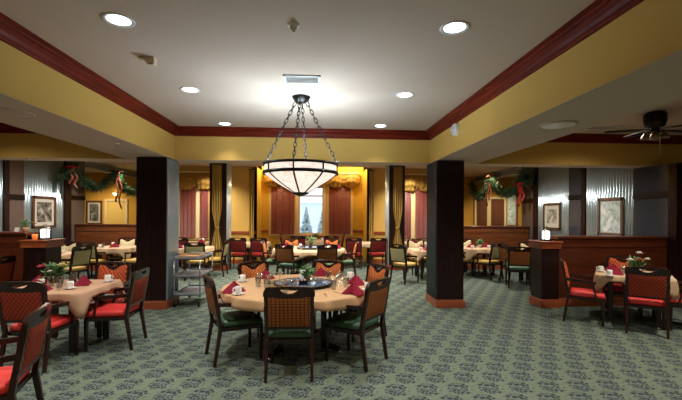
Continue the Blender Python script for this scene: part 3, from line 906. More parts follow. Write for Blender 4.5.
def vase(x, y, z, label, flowers, pot='terracotta', seed=3, sc=1, group='table flowers', n=46, pr=.045, ph=.08):
    rnd = random.Random(seed)
    e = empty('flower_vase', (x, y, z)); e.scale = (sc,) * 3; tag(e, label, 'flowers', group)
    MB().lathe([(.001, 0), (pr * .85, 0), (pr, ph * .5), (pr * 1.05, ph), (pr * .95, ph), (pr * .9, ph * .6), (.001, ph * .55)], 20).build('vase', M[pot], e)
    f = MB(); blades(f, n, (0, 0, ph), .12, -.02, .08, rnd, .12, .018)
    for q in range(5):
        a = rnd.random() * 6; f.tube([(0, 0, ph * .6), (.03 * math.cos(a), .03 * math.sin(a), ph + .09)], .0025, 5)
    f.build('foliage', M['leaf_fresh'], e)
    for (m, dx, dy, dz, r) in flowers:
        b = MB(); blossom(b, (dx, dy, ph + dz), r, rnd); b.build('blossom', M[m], e)
    return e

# ------------------------------------------------------------------ the round table in front
TX, TY, TR = -.23, 4.93, .92
CH = [(-92, 1.09), (-154, 1.07), (-38, 1.13), (129, 1.10), (68, 1.07), (25, 1.18)]
table_base(TX, TY, TR, 'large round dining table with dark pedestal under the chandelier')
def main_drop(t):
    best = 9
    for a, _ in CH:
        d = abs((math.degrees(t) - a + 180) % 360 - 180); best = min(best, d)
    g = max(0, min(1, (best - 11) / 15))
    return .10 + .20 * g * g * (3 - 2 * g) + .018 * math.sin(5 * t)
cloth(TX, TY, TR, main_drop, M['cloth'], 'tan tablecloth draped over the large round table under the chandelier', folds=17, seed=4)
GM = 'chairs round the front table'
names = ['green seated wicker patterned chair with its back to us, nearest the camera',
         'green seated armchair turned rightward at the front round table, beside the serving cart',
         'green seated armchair angled at the front round table, nearest the right pillar\'s front',
         'orange backed armchair on the far side of the front table, behind the left napkins',
         'orange backed armchair straight behind the potted plant on the front round table',
         'orange backed armchair beyond the two tall napkins on the front round table']
for (a, d), lb in zip(CH, names):
    chair('green', TX + d * math.cos(R(a)), TY + d * math.sin(R(a)), a + 180 + (2 if a == -92 else 0), lb, GM)
# lazy susan with its things
SX, SY = -.17, 4.95
e = empty('lazy_susan', (SX, SY, TOP)); tag(e, 'black rimmed glossy turntable, blue reflection in its colour, on the front round table', 'turntable', None, 'thing')
MB().lathe([(.001, 0), (.12, 0), (.12, .02), (.001, .02)], 28).build('swivel_base', M['black'], e)
MB().lathe([(.001, .02), (.355, .02), (.37, .027), (.37, .036), (.36, .040), (.34, .036), (.001, .036)], 48).build('turntable', M['gloss_black'], e)
MB().lathe([(.345, .018), (.374, .024), (.376, .038), (.355, .044), (.345, .038)], 48).build('rim', M['black'], e)
ZS_ = TOP + .0365
vase(SX + .05, SY + .06, ZS_, 'leafy green plant in a brown pot on the front turntable', [('flower_white', .05, -.02, .06, .02)], 'terracotta', 5, 1.0, n=60)
put('creamer', SX - .02, SY + .28, ZS_, 'white cylinder candle on the front turntable behind the plant', 'turntable things')
put('caddy', SX + .0, SY - .14, ZS_, 'small black sugar packet caddy at the front of the turntable', 'turntable things', .2)
put('bowl', SX - .17, SY - .08, ZS_, 'clear glass bowl on the turntable, left of the plant', 'turntable bowls')
put('bowl', SX + .2, SY - .02, ZS_, 'clear glass bowl on the turntable, right of the plant', 'turntable bowls')
put('shaker', SX + .10, SY - .17, ZS_, 'salt shaker on the turntable right of the sugar caddy', 'turntable shakers')
put('shaker', SX - .10, SY - .18, ZS_, 'salt shaker on the turntable left of the sugar caddy', 'turntable shakers')
def seat_setting(a, rr, nap, tx, ty, lb, group, mug_off=.2, mr=None, nap_off=-.05, saucer=True, nrot=0, mkind='mug'):
    """napkin and mug on a place facing the centre from direction a"""
    ca, sa = math.cos(a), math.sin(a)
    px, py = tx + ca * rr, ty + sa * rr
    tvx, tvy = -sa, ca
    if nap:
        put('napkin', px + tvx * nap_off, py + tvy * nap_off, TOP, 'burgundy folded napkin ' + lb, group + ' napkins', a + PI / 2 + nrot)
    mx, my = px + tvx * mug_off - ca * .05, py + tvy * mug_off - sa * .05
    if saucer:
        put('saucer', mx, my, TOP, 'white saucer ' + lb, group + ' saucers')
    put(mkind, mx, my, TOP + (.0085 if saucer else 0), 'white coffee mug ' + lb, group + ' mugs', a + 2.0)
GT = 'front round table'
# measured places
for (x, y, rz, lb) in ((-.97, 4.56, .9, 'at the left edge of the front round table'), (-.72, 5.45, 2.6, 'at the far left of the front round table before the orange chair'),
                       (.42, 4.42, -.5, 'nearest the camera on the right of the front round table'), (.52, 5.00, -1.0, 'behind the nearest napkin, right side of the front round table'),
                       (.06, 5.66, 3.0, 'at the far side of the front round table behind the plant')):
    put('napkin', x, y, TOP, 'burgundy folded napkin ' + lb, GT + ' napkins', rz, 1.0)
for (x, y, rz, lb) in ((-.87, 4.40, 3.6, 'at the left front of the front round table'), (-.98, 5.24, 3.0, 'at the far left of the front round table'),
                       (.60, 4.60, .5, 'beside the right hand chair at the front round table'), (.46, 5.45, .4, 'at the far right of the front round table'),):
    put('saucer', x, y, TOP, 'white saucer ' + lb, GT + ' saucers')
    put('mug', x, y, TOP + .0085, 'white coffee mug on saucer ' + lb, GT + ' mugs', rz)
for i, (x, y, k, lb) in enumerate(((-.60, 4.72, 'glass', 'clear tumbler left of the turntable on the front table'), (-.52, 4.60, 'glass', 'clear tumbler at the turntable\'s front left rim'),
                     (-.36, 4.50, 'glass', 'clear tumbler before the turntable, left of centre'), (-.62, 5.08, 'stem', 'stemmed glass beyond the turntable\'s left rim'),
                     (-.50, 5.30, 'stem', 'stemmed glass behind the turntable, far left'), (.27, 4.92, 'stem', 'stemmed glass at the turntable\'s right rim'),
                     (.30, 5.12, 'stem', 'stemmed glass beyond the turntable\'s right rim'), (.20, 4.66, 'glass', 'clear tumbler at the turntable\'s front right rim'),
                     (-.20, 5.42, 'glass', 'clear tumbler behind the white candle on the front table'), (.16, 5.34, 'glass', 'clear tumbler behind the potted plant on the front table'), (-.72, 4.86, 'glass', 'clear tumbler outermost left of the front turntable'), (-.74, 5.14, 'stem', 'stemmed glass outermost far left of the front turntable'), (.36, 4.80, 'glass', 'clear tumbler outermost right of the front turntable'), (.34, 5.30, 'stem', 'stemmed glass far right behind the front turntable'))):
    put(k, x, y, TOP, lb, 'glasses on the front table')
put('knife', .25, 4.44, TOP, 'table knife left of the nearest right napkin', 'front table cutlery', .6)
put('fork', .60, 4.28, TOP, 'table fork right of the nearest right napkin', 'front table cutlery', .6)
put('knife', -.98, 4.83, TOP, 'table knife beyond the left napkin on the front table', 'front table cutlery', 1.3)
put('fork', .10, 4.33, TOP, 'table fork behind the nearest chair\'s shoulder', 'front table cutlery', .1)

# ------------------------------------------------------------------ left table
LX, LY = -3.11, 5.0
table_base(LX, LY, .46, 'square dining table on the left with red seated chairs', True)
def sq_drop(side, corner, n=4):
    def f(t):
        k = abs((math.degrees(t) + 45) % 90 - 45)     # 0 on a side, 45 on a corner
        g = max(0, min(1, (k - 30) / 15))
        return side + (corner - side) * g * g * (3 - 2 * g)
    return f
cloth(LX, LY, .475, sq_drop(.085, .28), M['cloth_p'], 'tan tablecloth with hanging corner on the left square table', True, folds=8, seed=2)
GL = 'red seated chairs at the left table'
chair('red', -2.23, 5.06, 183, 'red seated armchair in profile between the left table and the dark pillar', GL)
chair('red', -3.02, 4.20, 88, 'red lattice backed chair with its back to us at the left table', GL)
chair('red', -2.92, 5.78, 268, 'orange lattice backed chair facing us across the left table', GL)
chair('red', -5.02, 6.55, 180, 'red chair before the left low wall, only its shoulder in the picture', GL)
chair('red', -2.08, 3.02, 198, 'cropped red chair in the bottom left corner, nearest the camera', GL)
GT = 'left table'
for (x, y, rz, lb) in ((-3.21, 4.72, .2, 'in front of the flowers on the left table'), (-3.49, 5.14, 1.2, 'at the left end of the left table'), (-2.89, 5.08, -1.2, 'at the right end of the left table before the orange back')):
    put('napkin', x, y, TOP, 'burgundy folded napkin ' + lb, GT + ' napkins', rz)
for (x, y, rz, lb) in ((-2.91, 4.80, -.6, 'at the front corner of the left table'), (-2.73, 5.28, .6, 'at the right corner of the left table')):
    put('saucer', x, y, TOP, 'white saucer ' + lb, GT + ' saucers')
    put('mug', x, y, TOP + .0085, 'white coffee mug on saucer ' + lb, GT + ' mugs', rz)
for (x, y, lb) in ((-3.39, 5.02, 'white mug without saucer left of the flowers, left table'), (-3.43, 5.20, 'white mug without saucer behind the others, left table')):
    put('mug', x, y, TOP, lb, GT + ' mugs', 2.4)
for (x, y, k, lb) in ((-3.07, 4.86, 'glass', 'clear tumbler behind the front napkin, left table'), (-3.15, 5.0, 'glass', 'clear tumbler before the vase, left table'), (-3.07, 5.14, 'drinkglass', 'tall tumbler of reddish drink beside the vase, left table'),
                      (-3.25, 4.98, 'glass', 'clear tumbler left of the vase, left table')):
    put(k, x, y, TOP, lb, 'glasses on the left table')
put('drinkglass', -3.01, 5.00, TOP, 'shorter reddish tumbler before the tall one, left table', 'glasses on the left table', 0, .85)
put('shaker', -2.99, 4.72, TOP, 'salt shaker by the front corner, left table', 'left table shakers')
vase(-3.36, 5.22, TOP, 'green bouquet with a dark red and a pale yellow bloom, left table', [('flower_red', -.07, -.10, .11, .055), ('flower_yellow', .12, -.06, .12, .06), ('flower_white', .03, -.11, .06, .04)], 'terracotta', 11, 1.15, n=90)

# ------------------------------------------------------------------ right table
RX, RY = 4.91, 5.78
RA = R(-38)
table_base(RX, RY, .46, 'square dining table on the right with red seated chairs', True, None, RA)
cloth(RX, RY, .475, sq_drop(.085, .28), M['cloth_w'], 'tan tablecloth with hanging corner on the right square table', True, rz=RA, folds=8, seed=5)
GR = 'red seated chairs at the right table'
chair('red', 3.97, 6.04, -35, 'red seated armchair in profile at the left end of the right table', GR)
chair('red', 4.52, 5.08, 52, 'red lattice backed chair with its back to us at the right table', GR)
chair('red', 5.32, 6.48, 233, 'orange lattice backed chair facing us across the right table', GR)
chair('red', 5.62, 5.16, 142, 'red seated chair cut off by the right picture edge', GR)
GT = 'right table'
for (x, y, rz, lb) in ((4.54, 5.98, 2.5, 'at the far left side of the right table'), (4.35, 5.55, .4, 'at the left corner of the right table'), (5.30, 5.66, .8, 'at the far right of the right table'), (4.98, 5.26, .2, 'at the near corner of the right table')):
    put('saucer', x, y, TOP, 'white saucer ' + lb, GT + ' saucers')
    put('mug', x, y, TOP + .0085, 'white coffee mug on saucer ' + lb, GT + ' mugs', rz)
put('napkin', 4.58, 5.74, TOP, 'burgundy folded napkin at the left end of the right table', GT + ' napkins', 1.0)
put('napkin', 4.80, 6.04, TOP, 'burgundy folded napkin before the orange backed chair at the right table', GT + ' napkins', 2.6)
vase(5.04, 5.86, TOP, 'bouquet with one red and several white blooms, right table', [('flower_red', -.04, -.10, .10, .055), ('flower_white', .0, -.04, .19, .05), ('flower_white', -.14, -.05, .10, .055), ('flower_white', .1, -.06, .11, .045)], 'white', 21, 1.15, n=90)
put('glass', 4.78, 5.80, TOP, 'clear tumbler left of the bouquet, right table', 'glasses on the right table')
put('stem', 4.92, 5.60, TOP, 'stemmed glass before the bouquet, right table', 'glasses on the right table')

# ------------------------------------------------------------------ middle round table
MX, MY = -.20, 10.15
table_base(MX, MY, .92, 'round dining table behind the front one, with its own turntable')
cloth(MX, MY, .92, lambda t: .09 + .06 * (1 + math.sin(6 * t + 1)), M['cloth_w'], 'cream tan tablecloth on the round table behind the front one', folds=15, seed=8)
GMID = 'chairs round the middle table'
for (x, y, f, lb) in ((-.76, 9.14, 62, 'dark basket backed chair seen from behind, left of the two at the middle table'), (.24, 9.06, 104, 'dark basket backed chair seen from behind, right of the two at the middle table'),
                      (1.00, 9.92, 178, 'armchair in profile at the right end of the middle table'), (-1.38, 10.2, 0, 'armchair in profile at the left end of the middle table'),
                      (-.72, 11.22, 296, 'orange backed chair facing us at the far left of the middle table'), (.42, 11.2, 240, 'orange backed chair facing us at the far right of the middle table')):
    chair('green', x, y, f, lb, GMID)
e = empty('lazy_susan', (MX + .05, MY, TOP)); tag(e, 'black rimmed glossy turntable, blue reflection in its colour, on the middle round table', 'turntable', None, 'thing')
MB().lathe([(.001, 0), (.12, 0), (.12, .02), (.001, .02)], 20).build('swivel_base', M['black'], e)
MB().lathe([(.001, .02), (.36, .02), (.37, .03), (.36, .040), (.34, .036), (.001, .036)], 36).build('turntable', M['gloss_black'], e)
MB().lathe([(.345, .018), (.374, .024), (.376, .038), (.355, .044), (.345, .038)], 36).build('rim', M['black'], e)
vase(MX + .03, MY, ZS_, 'tall green plant in a brown pot on the middle round table', [('flower_white', .03, .0, .08, .025)], 'terracotta', 31, 1.3)
GT = 'middle table'
for i, (x, y, lb) in enumerate(((-.55, .06, 'left of the plant on the middle turntable\'s side'), (.50, .02, 'right of the plant by the middle turntable'), (-.62, -.30, 'at the near left of the middle table'), (.62, -.22, 'at the near right of the middle table'), (-.25, .60, 'at the far left side of the middle table'))):
    put('mug', MX + x, MY + y, TOP, 'white coffee mug ' + lb, GT + ' mugs', 1)
for i, (x, y, lb) in enumerate(((-.55, -.48, 'near the left chair of the middle table'), (.72, .02, 'at the right side of the middle table'), (.50, .55, 'far right on the middle table'), (-.60, .45, 'far left on the middle table'))):
    put('napkin', MX + x, MY + y, TOP, 'burgundy folded napkin ' + lb, GT + ' napkins', math.atan2(y, x) + PI / 2)
for i, (x, y, lb) in enumerate(((-.20, -.42, 'clear tumbler in front of the middle turntable'), (.22, -.44, 'clear tumbler before the middle turntable, nearer the right chair'), (.45, .30, 'clear tumbler behind the middle turntable, right'), (-.42, .30, 'clear tumbler behind the middle turntable, left'))):
    put('glass', MX + x, MY + y, TOP, lb, 'glasses on the middle table')
put('bowl', MX - .15, MY - .12, ZS_, 'glass bowl on the middle turntable left of plant', 'middle table bowls')
put('bowl', MX + .27, MY - .08, ZS_, 'glass bowl on the middle turntable right of plant', 'middle table bowls')

# ------------------------------------------------------------------ further tables
FAR = 'far tables'
def far_table(x, y, r, m, lab, cl, square=True, items=(), seed=1, drop=(.14, .32)):
    table_base(x, y, r, lab, square)
    cloth(x, y, r + .012, sq_drop(*drop) if square else (lambda t: .16 + .03 * math.sin(5 * t)), m, cl, square, folds=8, seed=seed, n=112)
    for (k, dx, dy, lb, rz) in items:
        g = {'mug': 'mugs on the far tables', 'napkin': 'napkins on the far tables', 'glass': 'glasses on the far tables', 'creamer': 'candles on the far tables'}[k]
        put(k, x + dx, y + dy, TOP, lb, g, rz)
# row of maroon chairs along the back
GROW = 'maroon chairs in the back row'
for (x, lb) in ((-2.32, 'maroon backed chair beside the left back pillar'), (-1.72, 'maroon backed chair second from the left back pillar'), (1.10, 'maroon backed chair second from the right back pillar'), (1.84, 'maroon backed chair beside the right back pillar')):
    chair('maroon', x, 11.62, 90, lb, GROW)
far_table(-1.95, 12.38, .42, M['cloth_w'], 'square table in front of the pair of maroon chairs, left', 'cream cloth on the table before the left pair of maroon chairs', True,
          (('mug', .05, -.25, 'white mug on the table before the left maroon chairs', 0), ('napkin', .25, .1, 'napkin on the table before the left maroon chairs', .5), ('mug', .3, -.1, 'second white mug on the left maroon chairs\' table, further right', 1)), 3)
far_table(1.42, 12.38, .42, M['cloth_w'], 'square table in front of the pair of maroon chairs, right', 'cream cloth on the table before the right pair of maroon chairs', True,
          (('mug', -.05, -.25, 'white mug on the table before the right maroon chairs', 0), ('napkin', -.3, .1, 'napkin on the table before the right maroon chairs', .5), ('creamer', -.12, .12, 'white candle on the table before the right maroon chairs', 0)), 4)
far_table(-.18, 13.50, .50, M['cloth_w'], 'table in the bay under the clear window', 'cream cloth on the table under the clear window', True,
          (('mug', -.35, -.2, 'white mug at the left of the bay table', 0), ('mug', .35, -.15, 'white mug at the right of the bay table', 0), ('napkin', -.1, -.25, 'napkin in the middle of the bay table', .2)), 5)
vase(-.05, 13.6, TOP, 'small green plant on the bay table under the window', [('flower_white', .0, .0, .08, .02)], 'white', 41, 1.1)
GBAY = 'maroon chairs at the bay table'
for (x, y, f, lb) in ((-.62, 12.72, 90, 'maroon chair at the bay table, just left of the clear window'), (.46, 12.72, 90, 'maroon chair at the bay table, just right of the clear window'),
                      (-1.22, 13.45, 0, 'maroon chair at the left end of the bay table'), (.90, 13.45, 180, 'maroon chair at the right end of the bay table')):
    chair('maroon', x, y, f, lb, GBAY)
# right of the round tables
GO = 'olive backed chairs'
far_table(2.92, 9.95, .46, M['cloth_w'], 'square table behind the right pillar with an olive backed chair', 'tan cloth on the table behind the right pillar', True,
          (('napkin', -.12, -.25, 'burgundy napkin on the table behind the right pillar', .4), ('mug', -.3, -.2, 'white mug on the table behind the right pillar', 0), ('napkin', -.2, .2, 'second burgundy napkin deeper on the table behind the right pillar', 1.4)), 6)
chair('olive', 1.92, 9.22, 38, 'olive backed yellow seated armchair between the round table and the right pillar', GO)
chair('olive', 2.80, 10.92, 270, 'cream backed chair facing us behind the right pillar\'s table', GO)
far_table(3.2, 12.35, .42, M['cloth_w'], 'square table under the right blinds', 'cream cloth on the table under the right blinds', True, (('napkin', -.1, -.1, 'burgundy napkin on the table under the right blinds', .2), ('mug', -.3, 0, 'white mug on the table under the right blinds', 0)), 7)
# left of the round tables
far_table(-3.30, 10.55, .46, M['cloth_w'], 'square table behind the serving cart', 'tan cloth on the table behind the serving cart', True,
          (('napkin', -.28, -.2, 'burgundy napkin on the table behind the serving cart', .4), ('mug', -.1, -.3, 'white mug on the table behind the serving cart', 0)), 9)
chair('olive', -2.98, 9.72, 93, 'olive backed chair seen from behind above the serving cart', GO)
chair('olive', -2.42, 10.55, 180, 'yellow seated chair in profile right of the table behind the cart', GO)
far_table(-3.85, 12.35, .45, M['cloth_w'], 'square table under the left blinds', 'cream cloth on the table under the left blinds', True, (('napkin', .3, -.1, 'burgundy napkin on the table under the left blinds', .2), ('mug', .2, .2, 'white mug on the table under the left blinds', 0), ('creamer', .28, .12, 'white candle on the table under the left blinds', 0)), 10)
chair('maroon', -4.0, 11.66, 88, 'maroon chair with its back to us under the left blinds', GBAY)
# right side room
far_table(4.42, 10.45, .46, M['cloth_w'], 'square table before the right booth wall', 'tan cloth on the table before the right booth wall', True,
          (('napkin', -.15, .15, 'burgundy napkin on the table before the right booth wall', .4), ('mug', -.25, -.2, 'white mug at the left of the right booth wall table', 0), ('mug', .2, -.2, 'white mug at the right of the right booth wall table', 0), ('napkin', .28, .2, 'second napkin further right before the right booth wall', .4)), 12)
vase(4.5, 10.55, TOP, 'low white and green flowers before the right booth wall', [('flower_white', .0, -.03, .06, .035), ('flower_red', .06, 0, .05, .025)], 'white', 51, 1.1)
chair('olive', 3.62, 10.35, 0, 'yellow seated chair half hidden by the right pillar', GO)
chair('olive', 4.58, 9.66, 118, 'olive backed chair seen from behind before the right booth wall', GO)
chair('olive', 4.32, 11.22, 270, 'cream backed chair facing us before the right booth wall', GO)
far_table(5.36, 9.10, .46, M['cloth_w'], 'square table hidden behind the right low wall post', 'tan cloth on the table behind the right low wall post', True, (('napkin', -.2, .1, 'napkin on the table behind the right low wall post', .4), ('mug', -.3, -.1, 'white mug on the table behind the right low wall post', 0)), 13)
GG = 'green seated chairs in the right side room'
chair('green', 4.52, 8.44, 70, 'green seated chair seen from behind beside the right low wall post', GG)
chair('green', 4.55, 9.25, 0, 'orange backed chair in profile left of the table behind the low wall post', GG)
chair('olive', 5.56, 9.95, 262, 'cream backed chair facing us above the right low wall post', GO)
# left side room
far_table(-5.30, 10.70, .46, M['cloth_w'], 'square table before the left booth wall', 'tan cloth on the table before the left booth wall', True,
          (('napkin', -.02, -.1, 'burgundy napkin on the table before the left booth wall', .4), ('mug', -.3, -.25, 'white mug at the left of the left booth wall table', 0), ('creamer', -.15, .1, 'white candle before the left booth wall', 0), ('glass', -.2, -.3, 'clear tumbler before the left booth wall', 0)), 14)
chair('olive', -4.34, 10.2, 160, 'olive backed chair half hidden by the left pillar', GO)
chair('olive', -5.36, 11.40, 270, 'cream backed chair facing us before the left booth wall', GO)
chair('olive', -5.62, 9.90, 85, 'olive backed chair seen from behind before the left booth wall', GO)
far_table(-5.86, 8.98, .46, M['cloth_w'], 'square table behind the left low wall post', 'tan cloth on the table behind the left low wall post', True,
          (('napkin', .1, -.25, 'burgundy napkin on the table behind the left low wall post', .4), ('mug', .25, 0, 'white mug on the table behind the left low wall post', 0)), 15)
chair('olive', -5.05, 8.72, 165, 'dark framed olive chair nearest the left orange backed chair', GO)
chair('olive', -6.66, 8.98, 0, 'cream backed chair behind the left low wall lantern', GO)
chair('olive', -6.05, 9.86, 268, 'cream backed chair facing us behind the left low wall post', GO)

# ------------------------------------------------------------------ serving cart
e = empty('serving_cart', (-2.28, 7.42, 0), R(0)); tag(e, 'grey three tier serving cart beside the left pillar', 'cart')
hx, hy = .235, .42
for k, z in enumerate((.20, .52, .83)):
    f = MB().box(-hx, hx, -hy, hy, z, z + .018)
    for a in ((-hx, hx, -hy, -hy + .012), (-hx, hx, hy - .012, hy), (-hx, -hx + .012, -hy, hy), (hx - .012, hx, -hy, hy)): f.box(*a, z, z + .05)
    f.build('shelf', M['cart'], e, .005)
for sx in (-1, 1):
    for sy in (-1, 1):
        MB().tube([(sx * (hx - .012), sy * (hy - .012), .1), (sx * (hx - .012), sy * (hy - .012), .86)], .013, 8).build('post', M['silver'], e)
        c = MB().tube([(sx * (hx - .03) - .014, sy * (hy - .03), .045), (sx * (hx - .03) + .014, sy * (hy - .03), .045)], .045, 14)
        c.build('caster', M['black'], e)
MB().tube([(-hx + .02, hy, .83), (-hx + .02, hy + .07, .87), (hx - .02, hy + .07, .87), (hx - .02, hy, .83)], .012, 8).build('push_handle', M['cart'], e)
e = empty('wooden_tray', (-2.30, 7.32, .849)); tag(e, 'tan wooden tray on top of the serving cart', 'tray')
MB().box(-.17, .17, -.27, .27, 0, .012).build('tray_base', M['tray'], e)
f = MB()
for a in ((-.17, .17, -.27, -.255), (-.17, .17, .255, .27), (-.17, -.155, -.27, .27), (.155, .17, -.27, .27)): f.box(*a, .0, .045)
f.build('tray_rim', M['tray'], e, .004)

# ------------------------------------------------------------------ lanterns, candles, pot on the low walls
def lantern(x, y, z, label):
    e = empty('lantern', (x, y, z)); tag(e, label, 'lantern', 'lanterns on the low walls')
    MB().box(-.075, .075, -.075, .075, 0, .028).build('base', M['black'], e, .006)
    MB().lathe([(.001, .03), (.058, .03), (.062, .05), (.062, .165), (.05, .18), (.001, .18)], 24).build('glass_chimney', M['lantern'], e)
    for sx in (-1, 1):
        for sy in (-1, 1):
            MB().box(sx * .066 - .005, sx * .066 + .005, sy * .066 - .005, sy * .066 + .005, .028, .185).build('upright', M['black'], e)
    MB().hexa([(-.08, -.08, .185), (.08, -.08, .185), (.08, .08, .185), (-.08, .08, .185)], [(-.03, -.03, .225), (.03, -.03, .225), (.03, .03, .225), (-.03, .03, .225)]).build('roof', M['black'], e)
    pts = [(.03 * math.cos(t), 0, .235 + .03 * math.sin(t)) for t in [PI * k / 8 for k in range(9)]]
    MB().tube(pts, .004, 6).build('bail_ring', M['black'], e)
    point(x, y, z + .34, 4, (1, .8, .55), .04)
lantern(-4.70, 7.05, 1.185, 'black lantern with white glow on the left low wall post')
lantern(4.16, 6.86, 1.185, 'black lantern with white glow on the right low wall post')
def votive(x, y, z, label):
    e = empty('candle_cup', (x, y, z)); tag(e, label, 'candle', 'amber candle cups')
    MB().lathe([(.001, 0), (.035, 0), (.045, .05), (.042, .09), (.038, .09), (.034, .02), (.001, .012)], 20).build('cup', M['amber'], e)
    MB().lathe([(.001, .012), (.032, .014), (.034, .05), (.001, .05)], 16).build('wax', M['flower_white'], e)
votive(-4.87, 7.06, 1.185, 'amber candle cup left of the lantern on the left post')
votive(4.26, 7.04, 1.185, 'amber candle cup beside the lantern on the right post')
vase(-5.13, 7.20, 1.31, 'small brass pot with white flower and red rose on the left low wall', [('flower_white', .0, .0, .10, .022), ('flower_red', .16, .02, .06, .03)], 'tray', 61, 1.0, n=26)
e = empty('folded_cards', (-5.27, 7.2, 1.31)); tag(e, 'small white card holder beside the brass pot on the low wall', 'card holder')
MB().box(-.045, .045, -.02, .02, 0, .012).build('stand', M['white_plastic'], e, .003)
MB().hexa([(-.04, -.008, .012), (.04, -.008, .012), (.04, .004, .012), (-.04, .004, .012)], [(-.04, .004, .075), (.04, .004, .075), (.04, .01, .075), (-.04, .01, .075)]).build('card', M['white_plastic'], e)

# ------------------------------------------------------------------ pictures
def picture(x, y, z, w, h, face, pm, label, matw=.1, axis='y', fm='pframe'):
    e = empty('framed_picture', (x, y, z)); tag(e, label, 'picture', 'framed pictures')
    def bx(a0, a1, d0, d1, z0, z1, mb):
        d0, d1 = sorted((d0 * face, d1 * face))
        if axis == 'y': mb.box(d0, d1, a0, a1, z0, z1)
        else: mb.box(a0, a1, d0, d1, z0, z1)
    fw = .065
    f = MB()
    for a in ((-w, w, h - fw, h), (-w, w, -h, -h + fw), (-w, -w + fw, -h, h), (w - fw, w, -h, h)): bx(a[0], a[1], 0, .04, a[2], a[3], f)
    f.build('frame', M[fm], e, .006)
    f = MB(); bx(-w + fw, w - fw, .004, .018, -h + fw, h - fw, f); f.build('mat_board', M['mat'], e)
    q = fw + matw
    f = MB(); bx(-w + q, w - q, .012, .022, -h + q, h - q, f); f.build('print', M[pm], e)
    return e
picture(WL + .025, 10.26, 1.66, .42, .40, 1, 'print_dark', 'framed dark landscape print on the left corrugated metal', .085)
picture(WR - .025, 10.38, 1.62, .40, .37, -1, 'print_pale', 'framed small sketch with wide pale mat on the right corrugated metal', .11)
picture(WR - .025, 8.23, 1.62, .37, .42, -1, 'print_glow', 'framed print, window reflection in its colour, on the right corrugated metal', .02, fm='panel')
picture(-8.58, 15.6, 1.66, .30, .46, -1, 'print_dark', 'framed dark print with pale mat on the mustard hall wall', .07, 'x')
picture(7.98, 15.6, 1.85, .26, .68, -1, 'print_glow', 'tall bright print on the mustard hall wall beyond the right garland', .05, 'x')

# ------------------------------------------------------------------ hall doors
def hall_door(name, x, w, m, h, label, knobside=1):
    e = empty(name, (x, 15.6, 0)); S(e, label)
    f = MB().box(-w - .09, -w, -.05, 0, 0, h + .09).box(w, w + .09, -.05, 0, 0, h + .09).box(-w, w, -.05, 0, h, h + .09)
    f.build('door_frame', M['trim_paint'], e, .006)
    d = MB().box(-w, w, -.025, 0, 0.01, h).box(-w + .12, w - .12, -.035, -.02, h * .55, h - .15).box(-w + .12, w - .12, -.035, -.02, .2, h * .45)
    leaf = d.build('door_leaf', m, e, .004)
    MB().lathe([(.001, 0), (.03, 0), (.032, .03), (.001, .045)], 14, (0, 0, 0)).build('door_handle', M['silver'], leaf, loc=(knobside * (w - .08), -.07, 1.0))
hall_door('door_1', -7.75, .34, M['gold_door'], 2.1, 'pale yellow door in the mustard hall beyond the left garland')
hall_door('door_2', 6.72, .22, M['grey_door'], 2.3, 'narrow brown door leaf in the hall beyond the right garland')
hall_door('door_3', 7.38, .28, M['grey_door'], 2.3, 'wider brown door leaf beside the bright print in the right hall', -1)
e = empty('lit_transom', (-7.75, 15.6, 2.38)); tag(e, 'lit transom above the pale yellow hall door, shaped as a sconce', 'transom light')  # stands in for the bright transom strip over the door, sconce shape made up
MB().box(-.06, .06, -.03, 0, -.06, .06).build('backplate', M['silver'], e, .006)
MB().lathe([(.03, -.06), (.09, .03), (.085, .03), (.026, -.055), (.03, -.06)], 18, (0, -.11, 0)).build('shade', M['warm_lens'], e)
MB().bar((0, -.02, 0), (0, -.11, -.05), .02, .02).build('arm', M['silver'], e)

# ------------------------------------------------------------------ blinds, valances, curtains
GBL = 'brick red window blinds'
def blind(x0, x1, y, z0, z1, label):
    e = empty('window_blind', ((x0 + x1) / 2, y, 0)); tag(e, label, 'window blind', GBL)
    w = (x1 - x0) / 2
    mb = MB(); n = int((z1 - z0) / .05)
    for k in range(n):
        z = z0 + .02 + k * (z1 - z0 - .03) / n
        mb.hexa([(-w + .01, -.030, z), (w - .01, -.030, z), (w - .01, -.026, z - .002), (-w + .01, -.026, z - .002)], [(-w + .01, -.012, z + .048), (w - .01, -.012, z + .048), (w - .01, -.008, z + .046), (-w + .01, -.008, z + .046)])
    mb.build('slats', M['blind'], e)
    MB().box(-w, w, -.05, 0, z1, z1 + .06).build('head_rail', M['blind'], e, .004)
    MB().box(-w + .01, w - .01, -.035, -.01, z0 - .015, z0 + .015).build('bottom_rail', M['blind'], e, .004)
    for sx in (-.55, 0, .55):
        MB().tube([(sx * w, -.036, z0), (sx * w, -.036, z1)], .004, 5).build('ladder_cord', M['crown'], e)
def surround(name, x0, x1, y, z0, z1, label, bars=()):
    f = MB()
    for a in ((x0 - .08, x0, z0 - .06, z1 + .08), (x1, x1 + .08, z0 - .06, z1 + .08), (x0, x1, z1, z1 + .08), (x0, x1, z0 - .06, z0)): f.box(a[0], a[1], y - .03, y, a[2], a[3])
    for b in bars: f.box(b - .06, b + .06, y - .05, y, z0, z1)
    S(f.build(name, M['trim_paint']), label)
surround('window_2', -1.66, -.82, 14.2, .92, 2.75, 'blind covered window left of the clear bay window')
surround('window_3', .42, 1.22, 14.2, .92, 2.75, 'blind covered window right of the clear bay window')
surround('window_4', -4.45, -3.50, YBACK, .85, 2.75, 'double blind covered window behind the serving cart', (-3.88,))
surround('window_5', 2.90, 3.85, YBACK, .85, 2.75, 'double blind covered window beside the right pillar', (3.22,))
blind(-1.66, -.82, 14.17, .93, 2.68, 'brick red blind left of the clear window in the bay')
blind(.42, 1.22, 14.17, .93, 2.68, 'brick red blind right of the clear window in the bay')
blind(-4.43, -3.95, 12.95, .87, 2.68, 'brick red blind next to the left front pillar, wider of its pair')
